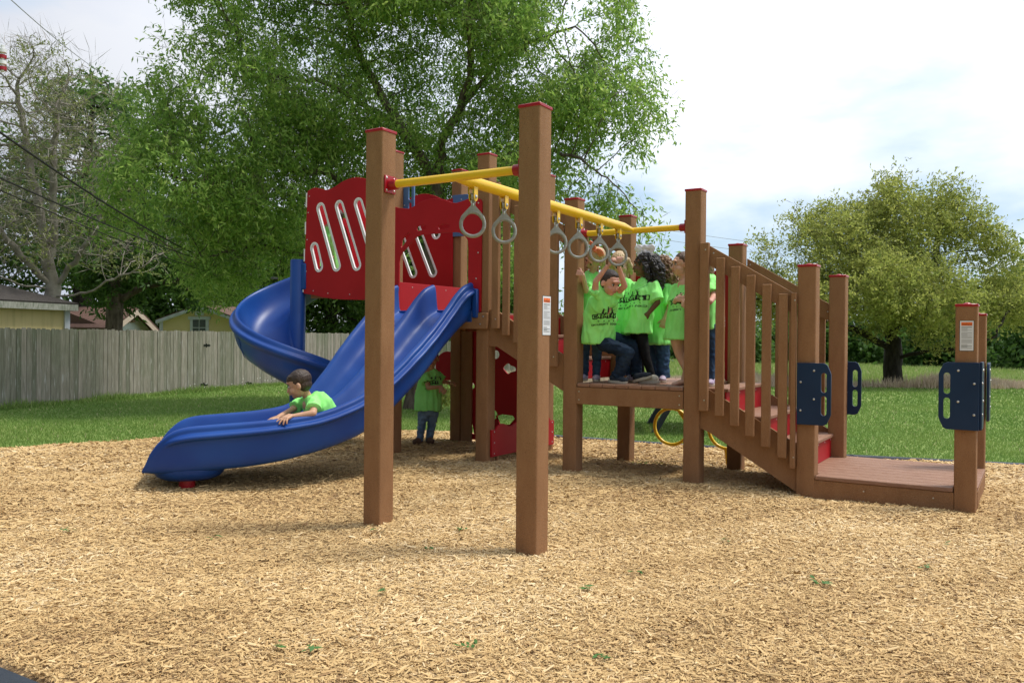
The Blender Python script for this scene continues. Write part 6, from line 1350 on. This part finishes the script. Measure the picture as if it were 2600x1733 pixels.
# 7 child behind the right post, hand on the board
def child_post():
    Z5_ = lambda x, y, b: pb(1780+x/5.2265, 600+y/5.2265, b)
    k, T = stand('child mostly hidden behind the right deck post with a hand round the board', Z5_(60, 1500, 2.93), 2.93, .828, 1.13, 'pink', HLB, (-.3, -1, 0), body=(-.1, -1, 0)); k.base
    up = Vector((0, 0, 1)); hd = Z5_(-25, 330, 2.98); nk = Z5_(20, 470, 2.95); sL = Z5_(125, 560, 2.92); sR = Z5_(-80, 560, 2.95); eL = Z5_(168, 800, 2.78); wL = Z5_(125, 868, 2.64); eR, wR = Z5_(-110, 760, 2.95), Z5_(-110, 950, 2.9)
    k.limb(sL, eL, wL, (.034, .028, .021)); k.limb(sR, eR, wR, LA); hand(k.b, wL, Vector((-1, -.10, .08)), Vector((.05, -1, .1)), (0, 0, 1), curl=.28, k=1.0, spread=.1); hand(k.b, wR, (0, 0, -1), (-1, 0, 0), (0, -1, 0)); rod(k.b, nk-up*.05, hd-up*.03, .036, .034); rod(k.b, T(0, 0, .5), T(0, 0, .84), .08, .07); k.head(hd, Vector((-.6, -.8, 0)), up, .98); k.done(); k.hair(CAPH+[('c', [(0, -.08, 0), (0, -.1, -.1)], [.06, .05])], HLB, .006)
    k.shirt([Z5_(50, 1230, 2.95), Z5_(45, 1060, 2.95), Z5_(40, 850, 2.95), Z5_(35, 680, 2.95), Z5_(35, 540, 2.95), Z5_(38, 500, 2.95)], [(.138, .12), (.135, .115), (.13, .105), (.125, .09), (.088, .065), (.05, .046)], [(sL, eL, .86, .058, .068), (sR, eR, .85, .058, .07)], rgt=Vector((-1, .1, 0)))
    k.trousers([(T(.06, 0, .5), T(.06, 0, .29), T(.06, 0, .05)), (T(-.06, 0, .5), T(-.06, .02, .29), T(-.06, .03, .05))], JEAN, top=T(0, 0, .53), r=(.07, .05, .04)); k.shoe(T(.06, 0, .055), (.1, -1, 0), mt_=SNEAK); k.shoe(T(-.06, 0, .055), (.1, -1, 0), mt_=SNEAK)
child_post()

# 8 child standing on the ground beyond the slide
def child_ground():
    Z8 = lambda x, y, d=None: pdist(1000+x/4.613, 860+y/4.613, d or 9.55)
    b0 = Z8(365, 1265); k, T = stand('child in faded jeans standing on the mulch behind the slide, face hidden', b0, 0, -.02, 1.16, 'tan', HB, (.5, -.86, 0), body=(.35, -.93, 0))
    up = Vector((0, 0, 1)); hd = Z8(440, 225, 9.5); nk = Z8(440, 340); sR, sL = Z8(365, 420, 9.5), Z8(505, 420, 9.6); eR = Z8(405, 572, 9.42); wR = Z8(545, 560, 9.36); eL, wL = Z8(575, 500, 9.6), Z8(650, 515, 9.65)
    k.limb(sR, eR, wR, LA); k.limb(sL, eL, wL, LA); hand(k.b, wR, Vector((.8, -.1, -.75)), Vector((.2, -.9, .3)), (0, 0, -1), curl=.5, k=1.0); hand(k.b, wL, (1, 0, 0), (0, 0, 1), (0, -1, 0)); rod(k.b, nk-up*.05, hd-up*.03, .036, .034); rod(k.b, T(0, 0, .5), T(0, 0, .84), .08, .07); k.head(hd, Vector((.6, -.8, 0)), up, 1.0); k.done(); k.hair(CAPH, HB, .004)
    k.shirt([Z8(400, 840), Z8(402, 740), Z8(415, 600), Z8(430, 480), Z8(440, 400), Z8(440, 350)], [(.150, .12), (.150, .118), (.142, .108), (.13, .09), (.085, .065), (.05, .046)], [(sR, eR, .62, .062, .075), (sL, eL, .8, .06, .07)], fold=.013, rgt=Vector((-.93, -.35, 0)))
    k.logo(Z8(475, 520, 9.4), Vector((.45, -.9, 0)), up, w=.22)
    k.trousers([(Z8(350, 850), Z8(325, 1010), Z8(300, 1190)), (Z8(465, 850), Z8(440, 1020, 9.6), Z8(410, 1195, 9.6))], JEANL, top=Z8(410, 830), r=(.07, .052, .042)); k.shoe(Z8(305, 1225), (.05, -1, 0), mt_=BROWNS, k=1.0, sole=BROWNS); k.shoe(Z8(408, 1222, 9.6), (.85, -.5, 0), mt_=BROWNS, k=1.0, sole=BROWNS)
child_ground()

# 9 boy sliding down
def slide_boy():
    ZB = lambda x, y, d: pdist(660+x/7.127, 900+y/7.127, d)
    rim = on_slide(1.70, .47, .60); dr = math.hypot(rim.x-CAM.x, rim.y-CAM.y); dt_ = dr+.26
    k = Kid('dark haired boy leaning forward in the wave slide with his hands on the rim', tuple(ZB(1100, 1150, dt_)), 'tan'); k.browm = HB; up = Vector((0, 0, 1))
    hd = ZB(705, 540, dt_-.02); nk = ZB(880, 745, dt_); sL = ZB(985, 880, dt_-.12); sR = ZB(705, 900, dt_+.14); eL = ZB(960, 1062, dr+.02); wL = ZB(570, 1125, dr+.0); eR = ZB(560, 1010, dt_+.05); wR = ZB(330, 1130, dr+.10)
    k.limb(sL, eL, wL, (.036, .030, .021)); k.limb(sR, eR, wR, (.034, .027, .019)); left = (ZB(300, 1200, dr)-wL)
    hand(k.b, wL+Vector((0, -.01, .012)), ZB(425, 1205, dr-.07)-wL, (.1, -.62, .78), ZB(300, 1150, dr)-ZB(480, 1250, dr), curl=.30, k=1.2, spread=.36, curls=(.15, .28, .4, .45)); hand(k.b, wR, ZB(160, 1195, dr+.06)-wR, (0, 0, 1), (0, -1, -.2), curl=.18, k=1.15, spread=.2)
    rod(k.b, nk-Vector((.0, 0, .02)), hd+Vector((.03, .02, -.035)), .037, .035); pel = ZB(1180, 1200, dt_+.05); rod(k.b, pel, ZB(930, 900, dt_), .085, .075)
    k.head(hd, Vector((-.78, -.58, -.30)), Vector((-.16, -.12, .97)), 1.06); k.done(); k.hair([('s', (0, -.020, .036), (.082, .092, .082)), ('s', (0, -.035, -.01), (.072, .066, .06)), ('s', (0, .028, .070), (.062, .048, .026)), ('s', (-.01, .055, .056), (.045, .028, .018))], HB, .0016, 110, 45, .0045)
    k.shirt([ZB(1190, 1190, dt_+.05), ZB(1130, 1060, dt_+.03), ZB(1045, 930, dt_), ZB(970, 840, dt_), ZB(905, 780, dt_), ZB(885, 748, dt_)], [(.14, .12), (.138, .118), (.135, .115), (.128, .10), (.09, .07), (.054, .048)], [(sL, eL, .62, .066, .078), (sR, eR, .6, .062, .07), (ZB(930, 830, dt_), sL, .95, .062, .064), (ZB(900, 830, dt_), sR, .95, .06, .06)], fold=.009, rgt=(sR-sL))
    hp = ZB(1180, 1230, dt_+.02); q = on_slide(1.72, .22, .39); fl = on_slide(1.98, .22, .40); f2 = on_slide(2.1, .2, .36); off = Vector((.09, .03, 0))
    hp = on_slide(1.42, .22, .50); k.trousers([(hp+off, q+off+up*.04, f2+off), (hp-off, q-off+up*.04, f2-off)], JEAND, top=hp, r=(.065, .05, .042)); k.shoe(on_slide(2.14, .28, .37), on_slide(2.3, .28, .37)-on_slide(2.14, .28, .37), mt_=SHOEN, k=.95); k.shoe(on_slide(2.14, .14, .37), on_slide(2.3, .14, .37)-on_slide(2.14, .14, .37), mt_=SHOEN, k=.95)
slide_boy()

# 10, 11 two children behind the slotted panel
def panel_kids():
    Z3_ = lambda x, y, b: pb(700+x/3.1357, 350+y/3.1357, b); up = Vector((0, 0, 1))
    for lab, pts, sk, hm in (('child seen through the long slots of the red panel, arm raised', dict(hd=(472, 640), nk=(478, 735), sA=(428, 790), eA=(405, 690), wA=(372, 585), sB=(520, 790), hem=(500, 1090), b=3.02), 'tan', HB),
                              ('second child lower behind the short slot of the red panel with dark hair', dict(hd=(325, 905), nk=(335, 965), sA=(300, 1010), eA=(330, 1040), wA=(352, 1055), sB=(380, 1000), hem=(350, 1150), b=3.25), 'tan', HBK)):
        P = lambda n_, db=0: Z3_(*pts[n_], pts['b']+db); k = Kid(lab, tuple(P('hem')-up*.1), sk); k.browm = hm
        k.limb(P('sA'), P('eA'), P('wA'), (.034, .027, .019)); e2 = P('sB')+Vector((.05, 0, -.14)); k.limb(P('sB'), e2, e2+Vector((-.05, -.08, -.08)), LA); hand(k.b, P('wA'), (0, 0, 1), (.8, -.5, 0), (1, 0, 0), curl=1.1); hand(k.b, e2+Vector((-.05, -.08, -.08)), (-.3, -.5, -.3), (0, 0, 1), (-1, 0, 0))
        rod(k.b, P('nk')-up*.05, P('hd')-up*.03, .036, .034); k.head(P('hd'), Vector((-.9, .1, 0)), up, .98); k.done(voxel=.006); k.hair(CAPH, hm, .004)
        h, n_ = P('hem'), P('nk'); k.shirt([h, h.lerp(n_, .35), h.lerp(n_, .65), h.lerp(n_, .85), n_-up*.01], [(.13, .11), (.13, .11), (.125, .10), (.11, .085), (.05, .046)], [(P('sA'), P('eA'), .7, .058, .062), (P('sB'), e2, .8, .058, .065)], rgt=Vector((.1, 1, 0)))
        kn = h+Vector((-.22, .0, .06)); k.trousers([(h+Vector((0, .07, -.02)), kn+Vector((0, .07, 0)), kn+Vector((-.12, .07, -.14))), (h-Vector((0, .07, .02)), kn-Vector((0, .07, 0)), kn+Vector((-.12, -.07, -.14)))], JEAN, top=h, r=(.06, .05, .04))
panel_kids()
